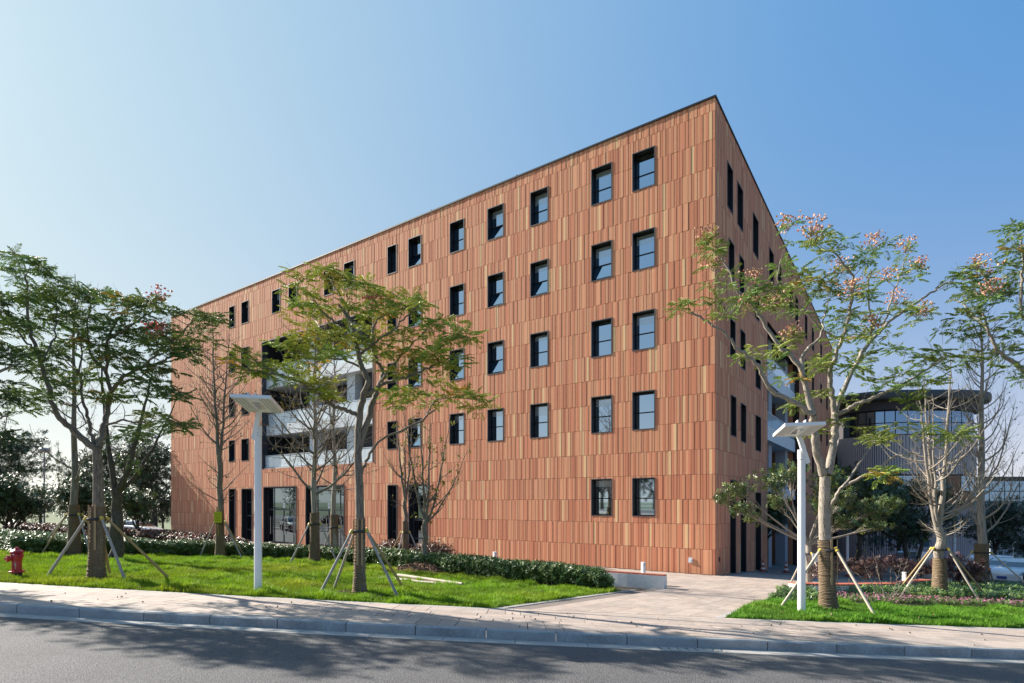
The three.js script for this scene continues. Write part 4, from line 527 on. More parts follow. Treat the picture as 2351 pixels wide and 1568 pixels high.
// leafless or nearly leafless young tree with upswept boughs
function bareTree(name, label, X, D, o) {
  const R = rng(o.seed), g = thing(name, label, 'tree', S(X, D, -0.03), YAW, o.group ?? 'bare winter trees'); const wood = new Tris(), trunk = new Tris(), leafM = [], leafC = []; const bark = o.bark ?? barkGrey;
  const leafAt = (p) => { leafM.push(place(p, R() * 6, R() * 6, R() * 6, (o.leafS ?? 1) * (0.7 + 0.6 * R()))); const b = 0.7 + 0.6 * R(), [lr, lg, lb] = o.leafCol ?? [0.18, 0.2, 0.03]; leafC.push(col(lr * b, lg * b, lb * b)); };
  const twig = (p, dir, len, r, depth) => {
    const n = Math.max(4, Math.round(len * (depth ? 5 : 4))), pts = [p.clone()], rad = [r]; let d = dir.clone().normalize(), q = p.clone();
    for (let i = 1; i <= n; i++) { d.add(V((R() - 0.5) * 0.32, (o.lift ?? 0.17) * (depth ? 0.7 : 1.15), (R() - 0.5) * 0.32)).normalize(); q = q.clone().addScaledVector(d, len / n); pts.push(q); rad.push(Math.max(0.0025, r * (1 - 0.88 * i / n))); }
    wood.tube(pts, rad, depth === 0 ? 7 : depth === 1 ? 4 : 3); 
    if (depth < 3) { const m = depth === 0 ? Math.round(len * (o.twigs ?? 2.6)) + 2 : depth === 1 ? Math.round(len * 2.6) + 1 : len > 0.4 ? 2 : 0; for (let i = 0; i < m; i++) { const f = 0.15 + 0.8 * R(), k = Math.min(n - 1, Math.floor(f * n)), a = R() * 6.28, t = pts[k + 1].clone().sub(pts[k]).normalize(), s = V(Math.cos(a), 0.15, Math.sin(a)).cross(t).normalize(); twig(pts[k].clone(), t.multiplyScalar(0.75).addScaledVector(s, 0.85), len * (1 - f * 0.55) * (0.28 + 0.3 * R()), Math.max(0.003, rad[k] * 0.5), depth + 1); } }
    if (o.leaf && depth > 0) for (let i = 1; i < pts.length; i++) if (R() < o.leaf) leafAt(pts[i]);
    if (depth === 3 && o.bud) leafAt(q);
  };
  const leaders = o.leaders ?? [[0, 0, 1, 0]]; const fork = o.fork ?? o.h;
  const tp = [], tr = []; const nT = 14; for (let i = 0; i <= nT; i++) { const f = i / nT; tp.push(V((o.leanX ?? 0) * f * f + 0.04 * Math.sin(i * 1.3 + o.seed), fork * f, 0.04 * Math.sin(i * 0.9 + o.seed * 2))); tr.push(o.r * (1 - (o.fork ? 0.28 : 0.93) * Math.pow(f, 0.9)) + 0.25 * o.r * Math.exp(-f * 14)); }
  trunk.tube(tp, tr, 14, 0.06, R); const limbs = [{ p: tp, r: tr, f0: o.first / fork }];
  if (o.fork) for (const [dx, dz, fr, up] of leaders) { const pts = [], rad = []; const L = (o.h - fork) * (up || 1), n = 14; for (let i = 0; i <= n; i++) { const f = i / n; pts.push(tp[nT].clone().add(V(dx * Math.pow(f, 0.7) + 0.06 * (R() - 0.5) * (i > 0), L * f - 0.15 * (1 - f), dz * Math.pow(f, 0.7) + 0.06 * (R() - 0.5) * (i > 0)))); rad.push(Math.max(0.004, tr[nT] * fr * (1 - 0.93 * f))); } trunk.tube(pts, rad, 9, 0.05, R); limbs.push({ p: pts, r: rad, f0: 0.06 }); }
  limbs.forEach((lb, li) => { if (o.fork && li === 0 && !o.low) return; const n = li ? Math.round(o.n / (limbs.length - 1)) : o.fork ? o.low : o.n; for (let i = 0; i < n; i++) { const f = lb.f0 + (0.97 - lb.f0) * Math.pow((i + R() * 0.7) / n, o.pow ?? 0.9), k = Math.min(lb.p.length - 2, Math.floor(f * (lb.p.length - 1))), q = lb.p[k].clone().lerp(lb.p[k + 1], f * (lb.p.length - 1) - k), az = i * 2.4 + R() * 0.8, el = (o.el ?? 0.35) + 0.35 * (R() - 0.5); const len = o.spread * (1 - 0.72 * f) * (0.75 + 0.5 * R()) * (li ? 0.75 : 1); twig(q, V(Math.cos(az) * Math.cos(el), Math.sin(el), Math.sin(az) * Math.cos(el)), len, Math.min(lb.r[k] * 0.62, 0.008 + (o.thick ?? 0.0115) * len), 0); } });
  for (let i = 0; i < trunk.u.length; i += 2) trunk.u[i + 1] *= 0.16; for (let i = 0; i < wood.u.length; i += 2) { wood.u[i] *= 0.3; wood.u[i + 1] *= 0.1; }
  mesh('trunk', trunk.geo(false, true), bark, g); mesh('branches', wood.geo(false, true), o.barkTwig ?? bark, g).userData.kind = 'stuff';
  if (leafM.length) instanced('leaves', o.leafGeo ?? smallLeaf, leafMat, leafM, leafC, g);
  if (o.rope) ropeWrap(g, o.rope[0], o.rope[1], 0, o.rope[2], o.seed + 5, [0, 0]);
  return g;
}
// evergreen with dense crown: leaf sprigs spread through overlapping clumps on real limbs
function evergreen(name, label, X, D, o) {
  const R = rng(o.seed), g = thing(name, label, o.category ?? 'tree', S(X, D, -0.05), YAW, o.group); const wood = new Tris(), trunk = new Tris();
  const stems = o.stems ?? [[0, 0, o.r]]; const mats = [[], []], cols = [[], []]; const [cr, cg, cb] = o.green ?? [0.05, 0.085, 0.024];
  const clumps = o.clumps; const tops = stems.map(([x, z, r], i) => { const y = o.bole; const a = V(x * 0.3, 0, z * 0.3), b = V(x, y, z); trunk.tube(spline([a, a.clone().lerp(b, 0.5).add(V((R() - 0.5) * 0.15, 0, (R() - 0.5) * 0.15)), b], 8), Array.from({ length: 9 }, (_, k) => r * (1.2 - 0.45 * k / 8)), 9, 0.06, R); return b; });
  for (const [x, y, z, rx, ry] of clumps) {
    const c = V(x, y, z), from = tops.reduce((p, q) => q.distanceTo(c) < p.distanceTo(c) ? q : p); const mid = from.clone().lerp(c, 0.5).add(V((R() - 0.5) * 0.4, -0.15 * ry, (R() - 0.5) * 0.4)); const cc = spline([from.clone().add(V(0, -0.15, 0)), mid, c], 8); const r0 = Math.min(o.limb ?? 0.07, 0.03 + 0.012 * c.distanceTo(from)); wood.tube(cc, cc.map((_, i) => r0 * (1 - 0.8 * i / 8)), 6);
    for (let i = 0; i < 7; i++) { const a = R() * 6.28, e = (R() - 0.3) * 1.4, p = c.clone().add(V(Math.cos(a) * Math.cos(e) * rx * 0.8, Math.sin(e) * ry * 0.8, Math.sin(a) * Math.cos(e) * rx * 0.8)); const s = cc[4 + Math.floor(R() * 4)]; wood.tube([s, s.clone().lerp(p, 0.55).add(V(0, -0.05, 0)), p], [r0 * 0.35, r0 * 0.22, 0.006], 4); }
    const n = Math.round((o.density ?? 190) * rx * ry * (o.sz ? 1 / (o.sz * o.sz) : 1)); for (let i = 0; i < n; i++) { const a = R() * 6.283, h = 2 * R() - 1, q = Math.sqrt(1 - h * h), s = Math.pow(R(), 0.42) * (0.86 + 0.24 * Math.sin(a * 3 + h * 4 + x * 2)); const p = c.clone().add(V(Math.cos(a) * q * rx * s, h * ry * s, Math.sin(a) * q * rx * s)); const k = R() < 0.5 ? 0 : 1; mats[k].push(place(p, R() * 6.28, (R() - 0.5) * 1.8, (R() - 0.5) * 1.8, (o.sz ?? 1) * (0.8 + 0.6 * R()))); const b = 0.65 + 0.7 * R(), tip = s > 0.85 && R() < (o.fresh ?? 0.12) ? 1.5 : 1; cols[k].push(col(cr * b * tip * (0.85 + 0.4 * R()), cg * b * tip, cb * b)); }
  }
  for (const t of [trunk, wood]) for (let i = 1; i < t.u.length; i += 2) t.u[i] *= 0.2;
  mesh('trunk', trunk.geo(false, true), o.bark ?? barkDark, g); mesh('branches', wood.geo(false, true), o.bark ?? barkDark, g);
  const crown = part(g, 'crown'); crown.userData.kind = 'stuff'; mats.forEach((q, k) => q.length && instanced('leaves', sprigs[k], o.leafMat ?? glossLeaf, q, cols[k], crown));
  return g;
}
function ball(seed, n, cx, cy, rx, ry, r) { const R = rng(seed), out = []; for (let i = 0; i < n; i++) { const a = R() * 6.283, h = 2 * R() - 1, q = Math.sqrt(1 - h * h), s = 0.35 + 0.5 * R(); out.push([cx + Math.cos(a) * q * rx * s, cy + h * ry * s, Math.sin(a) * q * rx * s, r * (0.8 + 0.5 * R()), r * (0.6 + 0.4 * R())]); } return out; }

// leafy street trees
const t1 = leafyTree('leafy_tree', 'leafy tree with forked grey trunk wrapped in rope beside the red hydrant', 'T1', -10.13, 13.61, { seed: 501, green: [0.12, 0.20, 0.05], pods: 40, red: 1, dense: 1, bark: barkGrey });
ropeWrap(t1, 0.165, 0.14, 0, 1.87, 511, [0.04, 0]); bambooSlats(t1, 0.155, 0.8, 1.87, 512, [1.1, 1.95, 3.6, 5.6]);
const t4 = leafyTree('leafy_tree', 'leafy yellow green tree in the middle of the lawn, nearest the sidewalk', 'T4', -3.59, 13.14, { seed: 502, green: [0.27, 0.35, 0.05], pods: 40, red: 1, bark: barkGrey });
ropeWrap(t4, 0.135, 0.115, 0, 1.8, 521, [0.02, 0]); bambooSlats(t4, 0.125, 0.72, 1.8, 522, [0.9, 1.6, 3.4, 5.2]);
const t7 = leafyTree('leafy_tree', 'leafy tree full of pinkish seed pods behind the right hand lamp', 'T7', 7.85, 13.84, { seed: 503, green: [0.20, 0.30, 0.06], pods: 60, dense: 1 });
ropeWrap(t7, 0.185, 0.15, 0, 1.8, 531, [-0.09, 0]); bambooSlats(t7, 0.165, 0.7, 1.8, 532, [0.7, 1.75, 2.6, 4.5]);
leafyTree('leafy_tree', 'leafy tree at the right picture edge, only its branch tips in view', 'T10', 14.33, 13.97, { seed: 504, green: [0.13, 0.22, 0.05], pods: 46, dense: 1 });
leafyTree('leafy_tree', 'leafy tree at the left picture edge, only its branch tips in view', 'T0', -13.77, 12.47, { seed: 505, green: [0.07, 0.125, 0.03] });
{ const far = leafyTree('leafy_tree', 'leafy street tree further left along the lawn, outside the picture', 'T4', -20.6, 12.9, { seed: 506, green: [0.08, 0.13, 0.03], turn: 2.1 }); }
stakes('four timber stakes round the rope wrapped tree beside the hydrant', -10.13, 13.61, [[-0.95, -0.38], [-0.45, 1.1], [1.07, -0.47], [1.25, 0.95]], 1.52, 0.15, 541);
stakes('four timber stakes round the rope wrapped tree in the middle of the lawn', -3.59, 13.14, [[-0.78, -0.5], [-0.85, 0.75], [0.95, -0.2], [0.95, 0.9]], 1.5, 0.125, 542, [0, 0, 0, 1]);
stakes('three pale stakes round the rope wrapped tree behind the right hand lamp', 7.85, 13.84, [[-1.3, -0.12], [0.42, -1.2], [1.25, 0.25], [-0.5, 1.3]], 1.53, 0.16, 543, [2, 2, 2]);

// leafless trees on the left lawn
bareTree('bare_tree', 'slender leafless tree with yellow tag in front of the narrow doors', -12.71, 24.31, { seed: 551, h: 10.4, r: 0.15, first: 2.2, n: 60, spread: 3.0, twigs: 3, lift: 0.11, el: 0.45, rope: [0.17, 0.145, 2.3], bud: true, leaf: 0.02, leafCol: [0.16, 0.2, 0.03], fork: 4.4, leaders: [[-0.25, 0.1, 0.8, 1], [0.35, -0.1, 0.65, 0.93]], low: 9 });
stakes('tripod of stakes round the leafless tree with the yellow tag', -12.71, 24.31, [[-0.85, -0.1], [1.1, -0.2], [0.7, 0.9]], 1.6, 0.16, 561, [0, 0, 1]);
bareTree('bare_tree', 'broad leafless tree with thick rope wrapped trunk before the glass entrance', -8.41, 23.81, { seed: 552, h: 11.2, r: 0.165, first: 2.8, n: 46, spread: 4.6, lift: 0.07, rope: [0.21, 0.18, 2.2], leaf: 0.05, leafCol: [0.35, 0.24, 0.02], bark: barkPale, barkTwig: barkGrey, twigs: 2.6, el: 0.55 });
stakes('crowded stakes round the thick leafless trunk before the glass entrance', -8.41, 23.81, [[-1.05, 0.1], [-0.72, -0.9], [0.75, 0.7], [1.05, -0.15]], 1.7, 0.2, 562, [1, 0, 1, 0]);
bareTree('bare_tree', 'leafless tree just behind the broad leafless tree, pale upper trunk', -8.15, 25.6, { seed: 553, h: 10.4, r: 0.15, first: 3.1, n: 30, spread: 3.4, lift: 0.07, el: 0.6, rope: [0.19, 0.165, 2.2], bark: barkPale, barkTwig: barkGrey });
stakes('stakes of the leafless tree standing behind the broad one', -8.15, 25.6, [[1.1, -0.2], [1.3, 0.4], [-0.9, 0.7]], 1.6, 0.18, 563, [0, 1, 0]);
bareTree('bare_tree', 'small leafless tree between the two clipped brown bushes near the wall', -5.35, 28, { seed: 554, h: 8.2, r: 0.13, first: 2.6, n: 28, spread: 2.4, rope: [0.17, 0.15, 2.1], leaf: 0.05, leafCol: [0.3, 0.27, 0.03], fork: 3.2, leaders: [[-0.5, 0.1, 0.75, 1], [0.35, -0.2, 0.7, 0.9], [0.05, 0.3, 0.6, 0.95]], low: 4 });
stakes('tripod of pale stakes between the two clipped brown bushes', -5.35, 28, [[-0.95, 0.2], [-0.3, -0.9], [0.95, -0.2]], 1.5, 0.17, 564, [1, 0, 0]);
bareTree('bare_tree', 'bare many stemmed tree growing from a heap of brown soil', -3.38, 21.64, { seed: 555, h: 6.9, r: 0.125, first: 1.9, n: 28, spread: 2.2, leaf: 0.09, leafCol: [0.30, 0.30, 0.05], fork: 2.05, leaders: [[-0.85, 0.2, 0.62, 0.9], [-0.3, -0.3, 0.7, 1], [0.25, 0.3, 0.66, 0.96], [0.95, -0.2, 0.6, 0.85], [1.75, 0.1, 0.42, 0.62]], low: 3, leafS: 1.5 });
// older trees at the left
bareTree('rope_wrapped_tree', 'tall grey trunk wrapped in rope behind the leafy tree on the left', -17.03, 21.72, { seed: 556, h: 11, r: 0.16, first: 2.6, n: 20, spread: 2.8, rope: [0.21, 0.175, 2.05], leaf: 0.012, leafCol: [0.12, 0.19, 0.045], leafGeo: rosettes[1], leafS: 0.6, bark: barkGrey, group: 'older trees on the left' });
stakes('tripod of stakes round the tall trunk on the left', -17.03, 21.72, [[-1.4, -0.2], [-0.9, -0.5], [0.9, -0.3], [0.9, 0.6]], 1.64, 0.19, 566, [0, 1, 0, 1]);
bareTree('dark_tree', 'dark trunked tree leaning right behind the rope wrapped trunk', -14.3, 20.2, { seed: 557, h: 8.2, r: 0.22, first: 2.2, n: 16, spread: 2.6, fork: 2.6, leaders: [[1.7, 0.4, 0.7, 0.85], [-0.4, 0.3, 0.65, 1], [2.3, -0.3, 0.45, 0.7]], leaf: 0.016, leafCol: [0.15, 0.23, 0.045], leafGeo: rosettes[0], leafS: 0.6, bark: barkDark, group: 'older trees on the left' });
// leafless trees on the right
bareTree('bare_tree', 'pale leafless tree with many stems in the flower bed on the right', 14.17, 18.5, { seed: 558, h: 7.9, r: 0.17, first: 2.0, n: 56, spread: 3.0, rope: [0.22, 0.19, 1.45], fork: 2.45, leaders: [[-0.75, 0.1, 0.6, 0.92], [-0.25, -0.3, 0.62, 1], [0.3, 0.2, 0.75, 1.08], [0.55, -0.1, 0.5, 0.95], [-0.5, 0.4, 0.5, 0.8]], low: 9, bark: barkPale, el: 0.15, lift: 0.16 });
stakes('four pale stakes round the many stemmed leafless tree on the right', 14.17, 18.5, [[-1.6, -0.3], [0.62, -0.9], [1.45, -0.35], [-0.7, 1.2]], 1.72, 0.18, 568, [2, 2, 1, 1]);
bareTree('bare_tree', 'tall leafless tree with straight trunk beside the parked white cars', 20.51, 24.39, { seed: 559, h: 13.2, r: 0.2, first: 2.4, n: 60, spread: 3.6, rope: [0.28, 0.24, 2.15], bark: barkPale, leaf: 0.05, leafS: 0.8, leafCol: [0.07, 0.1, 0.03], el: 0.3, lift: 0.24 });
stakes('stakes round the tall leafless tree beside the parked cars', 20.51, 24.39, [[-1.3, 0.6], [1.6, -1.0], [1.4, 0.9]], 1.72, 0.26, 569, [2, 2, 1]);

// evergreens round the side court
evergreen('evergreen_tree', 'spreading evergreen with pale boughs behind the right hand lamp post', 12.0, 22.6, { seed: 571, bole: 1.9, r: 0.13, limb: 0.06, bark: barkPale, green: [0.11, 0.16, 0.045], fresh: 0.3, density: 240, clumps: [[-1.6, 4.3, 0.2, 0.75, 0.65], [-2.7, 3.9, -0.2, 0.7, 0.45], [-3.5, 3.6, 0, 0.5, 0.35], [-2.9, 3.1, 0.3, 0.55, 0.4], [-2.2, 2.8, -0.2, 0.5, 0.35], [-0.6, 4.6, -0.4, 0.7, 0.5], [0.7, 4.3, 0.2, 0.8, 0.6], [1.5, 3.6, -0.3, 0.8, 0.55], [0.4, 3.4, 0.4, 0.7, 0.5], [2.4, 3.1, 0.2, 0.8, 0.5], [3.2, 3.3, 0, 0.7, 0.45], [1.3, 2.6, 0.3, 0.6, 0.4], [2.8, 2.4, -0.2, 0.6, 0.35], [-1.0, 3.4, -0.5, 0.5, 0.4]] });
evergreen('evergreen_tree', 'dark round evergreen before the grey building, left of the bare trees', 21.8, 35, { seed: 572, bole: 2.6, r: 0.16, green: [0.06, 0.10, 0.03], density: 150, sz: 1.5, clumps: ball(581, 15, 0, 4.6, 3.0, 2.4, 1.25) });
evergreen('evergreen_tree', 'dark evergreen with twin stems before the grey building', 26.5, 37, { seed: 573, bole: 2.4, r: 0.16, stems: [[-0.5, 0, 0.15], [0.6, 0.2, 0.13]], green: [0.055, 0.095, 0.03], density: 150, sz: 1.5, clumps: ball(582, 15, 0, 4.4, 3.1, 2.3, 1.25) });
evergreen('evergreen_tree', 'dark evergreen in front of the side court columns', 18.6, 41, { seed: 574, bole: 2.2, r: 0.14, green: [0.06, 0.10, 0.03], density: 150, sz: 1.5, clumps: ball(583, 11, 0, 4.2, 2.2, 2.1, 1.1) });
evergreen('evergreen_tree', 'dark evergreen behind the parked cars, right of the tall bare tree', 45, 52, { seed: 575, bole: 2.4, r: 0.2, green: [0.04, 0.065, 0.03], density: 110, sz: 2, clumps: ball(584, 14, 0, 4.8, 3.8, 3.0, 1.6) });
evergreen('evergreen_tree', 'dark evergreen at the right picture edge beyond the car park', 54, 58, { seed: 576, bole: 2.4, r: 0.2, green: [0.05, 0.075, 0.03], density: 110, sz: 2, clumps: ball(585, 16, 0, 4.6, 5, 3.0, 1.7) });
evergreen('evergreen_tree', 'dark evergreen beyond the cars, behind the pale leafless tree', 36, 52, { seed: 577, bole: 2.2, r: 0.2, green: [0.035, 0.06, 0.026], density: 110, sz: 2, clumps: ball(586, 13, 0, 3.9, 3.6, 2.4, 1.5) });
// evergreens far left
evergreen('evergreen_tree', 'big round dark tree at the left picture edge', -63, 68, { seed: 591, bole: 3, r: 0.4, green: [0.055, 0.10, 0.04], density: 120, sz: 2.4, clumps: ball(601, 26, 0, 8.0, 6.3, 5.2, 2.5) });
evergreen('evergreen_tree', 'low shrubby evergreen in front of the big round tree on the left', -30.5, 34, { seed: 592, bole: 1.0, r: 0.09, stems: [[-0.3, 0, 0.09], [0.25, 0.2, 0.08], [0.1, -0.3, 0.08]], green: [0.065, 0.11, 0.035], density: 260, sz: 1.3, clumps: ball(602, 16, 0, 2.5, 2.5, 1.5, 1.0) });
evergreen('evergreen_tree', 'bushy evergreen between the rope wrapped trunks on the left', -30.2, 40, { seed: 593, bole: 1.2, r: 0.1, stems: [[-0.3, 0, 0.1], [0.3, 0.1, 0.1]], green: [0.065, 0.115, 0.035], density: 240, sz: 1.4, clumps: ball(603, 16, 0, 3.0, 3.0, 2.0, 1.15) });
evergreen('evergreen_tree', 'many stemmed round evergreen in front of the white car on the left', -23.6, 34.5, { seed: 594, bole: 1.1, r: 0.06, stems: [[-0.5, 0, 0.05], [0, 0.3, 0.055], [0.5, -0.1, 0.05], [0.2, -0.3, 0.05]], green: [0.085, 0.135, 0.04], density: 240, sz: 1.2, clumps: ball(604, 13, 0, 2.45, 1.7, 1.25, 0.8), limb: 0.04 });
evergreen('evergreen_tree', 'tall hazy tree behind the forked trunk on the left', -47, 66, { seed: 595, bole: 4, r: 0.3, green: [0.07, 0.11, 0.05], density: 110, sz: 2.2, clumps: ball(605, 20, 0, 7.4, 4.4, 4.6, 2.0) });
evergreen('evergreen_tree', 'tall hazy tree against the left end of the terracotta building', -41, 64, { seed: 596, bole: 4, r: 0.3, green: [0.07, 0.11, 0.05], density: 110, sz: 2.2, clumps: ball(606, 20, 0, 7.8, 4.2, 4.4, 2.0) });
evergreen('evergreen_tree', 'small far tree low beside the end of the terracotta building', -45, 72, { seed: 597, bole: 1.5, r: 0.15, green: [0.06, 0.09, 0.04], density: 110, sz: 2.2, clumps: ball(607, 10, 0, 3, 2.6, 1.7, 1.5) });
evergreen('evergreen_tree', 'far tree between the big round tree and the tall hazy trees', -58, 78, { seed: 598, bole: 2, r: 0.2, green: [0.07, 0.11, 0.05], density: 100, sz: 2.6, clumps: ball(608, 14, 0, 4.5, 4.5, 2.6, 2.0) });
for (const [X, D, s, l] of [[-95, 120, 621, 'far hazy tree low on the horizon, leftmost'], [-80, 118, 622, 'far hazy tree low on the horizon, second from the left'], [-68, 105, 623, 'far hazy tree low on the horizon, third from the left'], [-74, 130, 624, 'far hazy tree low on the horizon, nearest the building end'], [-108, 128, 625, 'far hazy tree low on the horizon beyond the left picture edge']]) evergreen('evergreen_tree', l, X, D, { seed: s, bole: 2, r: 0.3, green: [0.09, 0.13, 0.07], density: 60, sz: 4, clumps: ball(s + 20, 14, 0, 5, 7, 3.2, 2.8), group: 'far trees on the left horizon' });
// trees across the road, mirrored in the entrance glass
for (const [x, z, s, k, lab] of [[-106, 37, 611, 1.0, 'first'], [-94, 40, 612, 1.15, 'second'], [-82, 42, 613, 1.0, 'third'], [-27.5, 43, 614, 1.1, 'fourth'], [-20.5, 45, 615, 0.95, 'fifth']]) { const p = V(x, gy(z), z).sub(EYE); evergreen('evergreen_tree', `dense round tree across the road behind the viewer, ${lab} from the far end`, p.dot(RT), p.dot(FW), { seed: s, bole: 2.4, r: 0.25, green: [0.04, 0.07, 0.025], density: 40, sz: 2.8, clumps: ball(s + 20, 18, 0, 4.4 * k, 4.2 * k, 3.9 * k, 2.0), group: 'trees across the road' }); }
// ---------------------------------------------------------------- grass, hedges, planting
const manholeAt = [-12.34, 14.92], clearings = [[S(...manholeAt), 0.42], [S(-10.13, 13.61), 0.3], [S(-3.59, 13.14), 0.28], [S(7.85, 13.84), 0.3], [S(-3.38, 21.64), 1.15], [S(-3.9, 17.6), 0.38], [S(-3.3, 17.25), 0.38], [S(-2.7, 16.85), 0.38], [S(-2.1, 16.5), 0.36], [S(-8.41, 23.81), 0.35], [S(-12.71, 24.31), 0.3], [S(-5.63, 12.38), 0.1], [S(6.45, 12.44), 0.1], [S(-11.91, 13.43), 0.14]];
const tuft = (() => { const R = rng(700), t = new Tris(); for (let i = 0; i < 7; i++) { const a = R() * 6.28, l = 0.055 + 0.06 * R(), w = 0.0045, x = (R() - 0.5) * 0.06, z = (R() - 0.5) * 0.06, ben = 0.02 + 0.045 * R(), b = V(x, 0, z), m = V(x + Math.cos(a) * ben * 0.35, l * 0.6, z + Math.sin(a) * ben * 0.35), e = V(x + Math.cos(a) * ben, l, z + Math.sin(a) * ben), s = V(-Math.sin(a) * w, 0, Math.cos(a) * w); t.quad(b.clone().sub(s), b.clone().add(s), m.clone().add(s.clone().multiplyScalar(0.8)), m.clone().sub(s.clone().multiplyScalar(0.8))); t.tri(m.clone().sub(s.clone().multiplyScalar(0.8)), m.clone().add(s.clone().multiplyScalar(0.8)), e); } return t.geo(); })();
const grassMat = M('grass blade', 1, 1, 1, 0.75, { transmission: 0.42, thickness: 0, specularIntensity: 0.3 });
function grass(label, poly, n, seed, base, reach) {
  const R = rng(seed), mats = [], cols = [], n1 = noise2(seed + 1, 9), n2 = noise2(seed + 2, 31); let x0 = 1e9, x1 = -1e9, z0 = 1e9, z1 = -1e9; for (const p of poly) { x0 = Math.min(x0, p.x); x1 = Math.max(x1, p.x); z0 = Math.min(z0, p.z); z1 = Math.max(z1, p.z); }
  let guard = 0; while (mats.length < n && guard++ < n * 30) { const x = x0 + R() * (x1 - x0), z = z0 + R() * (z1 - z0); if (!inside(poly, x, z)) continue; const e = V(x, 0, z).sub(V(EYE.x, 0, EYE.z)), D = e.dot(FW), X = e.dot(RT); if (Math.abs(X) > D * 0.98 + 1) continue; if (R() > Math.min(1, Math.pow(reach / D, 1.6))) continue; if (clearings.some(([c, r]) => Math.hypot(c.x - x, c.z - z) < r * (0.85 + 0.3 * R()))) continue;
    const f = n1(x / 14, z / 14), h = n2(x / 14, z / 14), s = (0.55 + 1.15 * h * h + 0.3 * f) * (0.75 + 0.5 * R()) * (0.85 + 0.25 * D / 14); mats.push(place(V(x, gy(z) - 0.026, z), R() * 6.28, (R() - 0.5) * 0.4, (R() - 0.5) * 0.4, s)); const b = (0.7 + 0.5 * R()) * (0.72 + 0.5 * h), dry = f > 0.62 ? (f - 0.62) * 1.6 : 0; cols.push(col(base[0] * b * (1 + dry * 0.5) * (0.82 + 0.3 * f), base[1] * b * (1 + dry * 0.2), base[2] * b * (1 + dry))); }
  return tag(instanced('grass', tuft, grassMat, mats, cols), label, 'grass', null, 'stuff');
}
grass('bright green lawn grass left of the path', lawnPoly, 78000, 701, [0.285, 0.40, 0.022], 13);
grass('deep green lawn grass right of the path', lawnRPoly, 30000, 702, [0.15, 0.32, 0.024], 13);

function hedgeRow(name, label, path, h, w, seed, greens, n, opts = {}) { // row of shrubs: leaf sprigs over a twiggy core
  const R = rng(seed), g = thing(name, label, 'hedge', V(0, 0, 0)); const pts = path, lens = []; let L = 0; for (let i = 0; i + 1 < pts.length; i++) { lens.push(L); L += pts[i].distanceTo(pts[i + 1]); } lens.push(L);
  const at = (s) => { let i = 0; while (i + 2 < lens.length && lens[i + 1] < s) i++; const t = (s - lens[i]) / (lens[i + 1] - lens[i]), a = pts[i], b = pts[i + 1], d = b.clone().sub(a).normalize(); return [a.clone().lerp(b, t), V(-d.z, 0, d.x)]; };
  const core = new Tris(), N = Math.round(L / 0.35), prof = [[0.02, 0], [0.06, 0.62], [0.22, 0.86], [0.78, 0.86], [0.94, 0.62], [0.98, 0]]; const wob = noise2(seed + 3, 24), H = (s) => h * (0.84 + 0.3 * wob(s / 17, 0.3)) * Math.min(1, 0.55 + 0.9 * Math.min(s, L - s));
  let prev = null; for (let i = 0; i <= N; i++) { const s = L * i / N, [p, nn] = at(s), ring = prof.map(([a, b]) => { const q = p.clone().addScaledVector(nn, (a * w - 0.0) * 0.86 + 0.07 * w + 0.05 * (R() - 0.5)); q.y = gy(q.z) - 0.05 + b * H(s) * 0.9; return q; }); if (prev) for (let k = 0; k + 1 < ring.length; k++) core.quad(prev[k], ring[k], ring[k + 1], prev[k + 1]); prev = ring; }
  mesh('twigs', core.geo(), M('hedge twigs', 0.022, 0.024, 0.012, 0.95), g);
  const stems = new Tris(); for (let i = 0; i < L * (opts.stems ?? 5); i++) { const s = R() * L, [p, nn] = at(s), a = p.clone().addScaledVector(nn, 0.03 * w + R() * 0.1); a.y = gy(a.z) - 0.04; const b = a.clone().add(V((R() - 0.5) * 0.25, H(s) * (0.5 + 0.3 * R()), (R() - 0.5) * 0.25)).addScaledVector(nn, 0.05); stems.tube([a, a.clone().lerp(b, 0.5).add(V((R() - 0.5) * 0.06, 0, (R() - 0.5) * 0.06)), b], [0.009, 0.007, 0.004], 4); } mesh('stems', stems.geo(), M('hedge stem', 0.24, 0.18, 0.12, 0.9), g).userData.kind = 'stuff';
  const mats = [[], []], cols = [[], []]; for (let i = 0; i < n; i++) { const s = R() * L, [p, nn] = at(s), u = R() * (1.1 + w), hh = H(s); const low = opts.low ?? 0.18; let a, b; if (u < 0.75) { a = 0.02 + 0.10 * R(); b = low + (0.98 - low) * Math.pow(R(), 0.8); } else if (u < 0.75 + w) { a = R(); b = 0.86 + 0.2 * R(); } else { a = 0.95 + 0.1 * R(); b = low + (1 - low) * R(); } const q = p.clone().addScaledVector(nn, a * w); q.y = gy(q.z) + b * hh * (1 - 0.25 * Math.pow(Math.abs(a - 0.5) * 2, 4)); const k = R() < 0.5 ? 0 : 1; mats[k].push(place(q, R() * 6.28, (R() - 0.5) * 1.7, (R() - 0.5) * 1.7, (opts.s ?? 0.82) * (0.75 + 0.5 * R()))); const c = greens[Math.floor(R() * greens.length)], f = 0.7 + 0.6 * R(); cols[k].push(col(c[0] * f, c[1] * f, c[2] * f)); }
  const fol = part(g, 'foliage'); fol.userData.kind = 'stuff'; mats.forEach((m, k) => instanced('leaves', sprigs[k], glossLeaf, m, cols[k], fol)); return g;
}
const GREEN = [[0.11, 0.18, 0.045], [0.145, 0.22, 0.06], [0.18, 0.24, 0.10], [0.09, 0.14, 0.04], [0.19, 0.265, 0.08]], RED = [[0.34, 0.085, 0.04], [0.22, 0.08, 0.045], [0.10, 0.075, 0.05], [0.06, 0.08, 0.03], [0.11, 0.05, 0.04]];
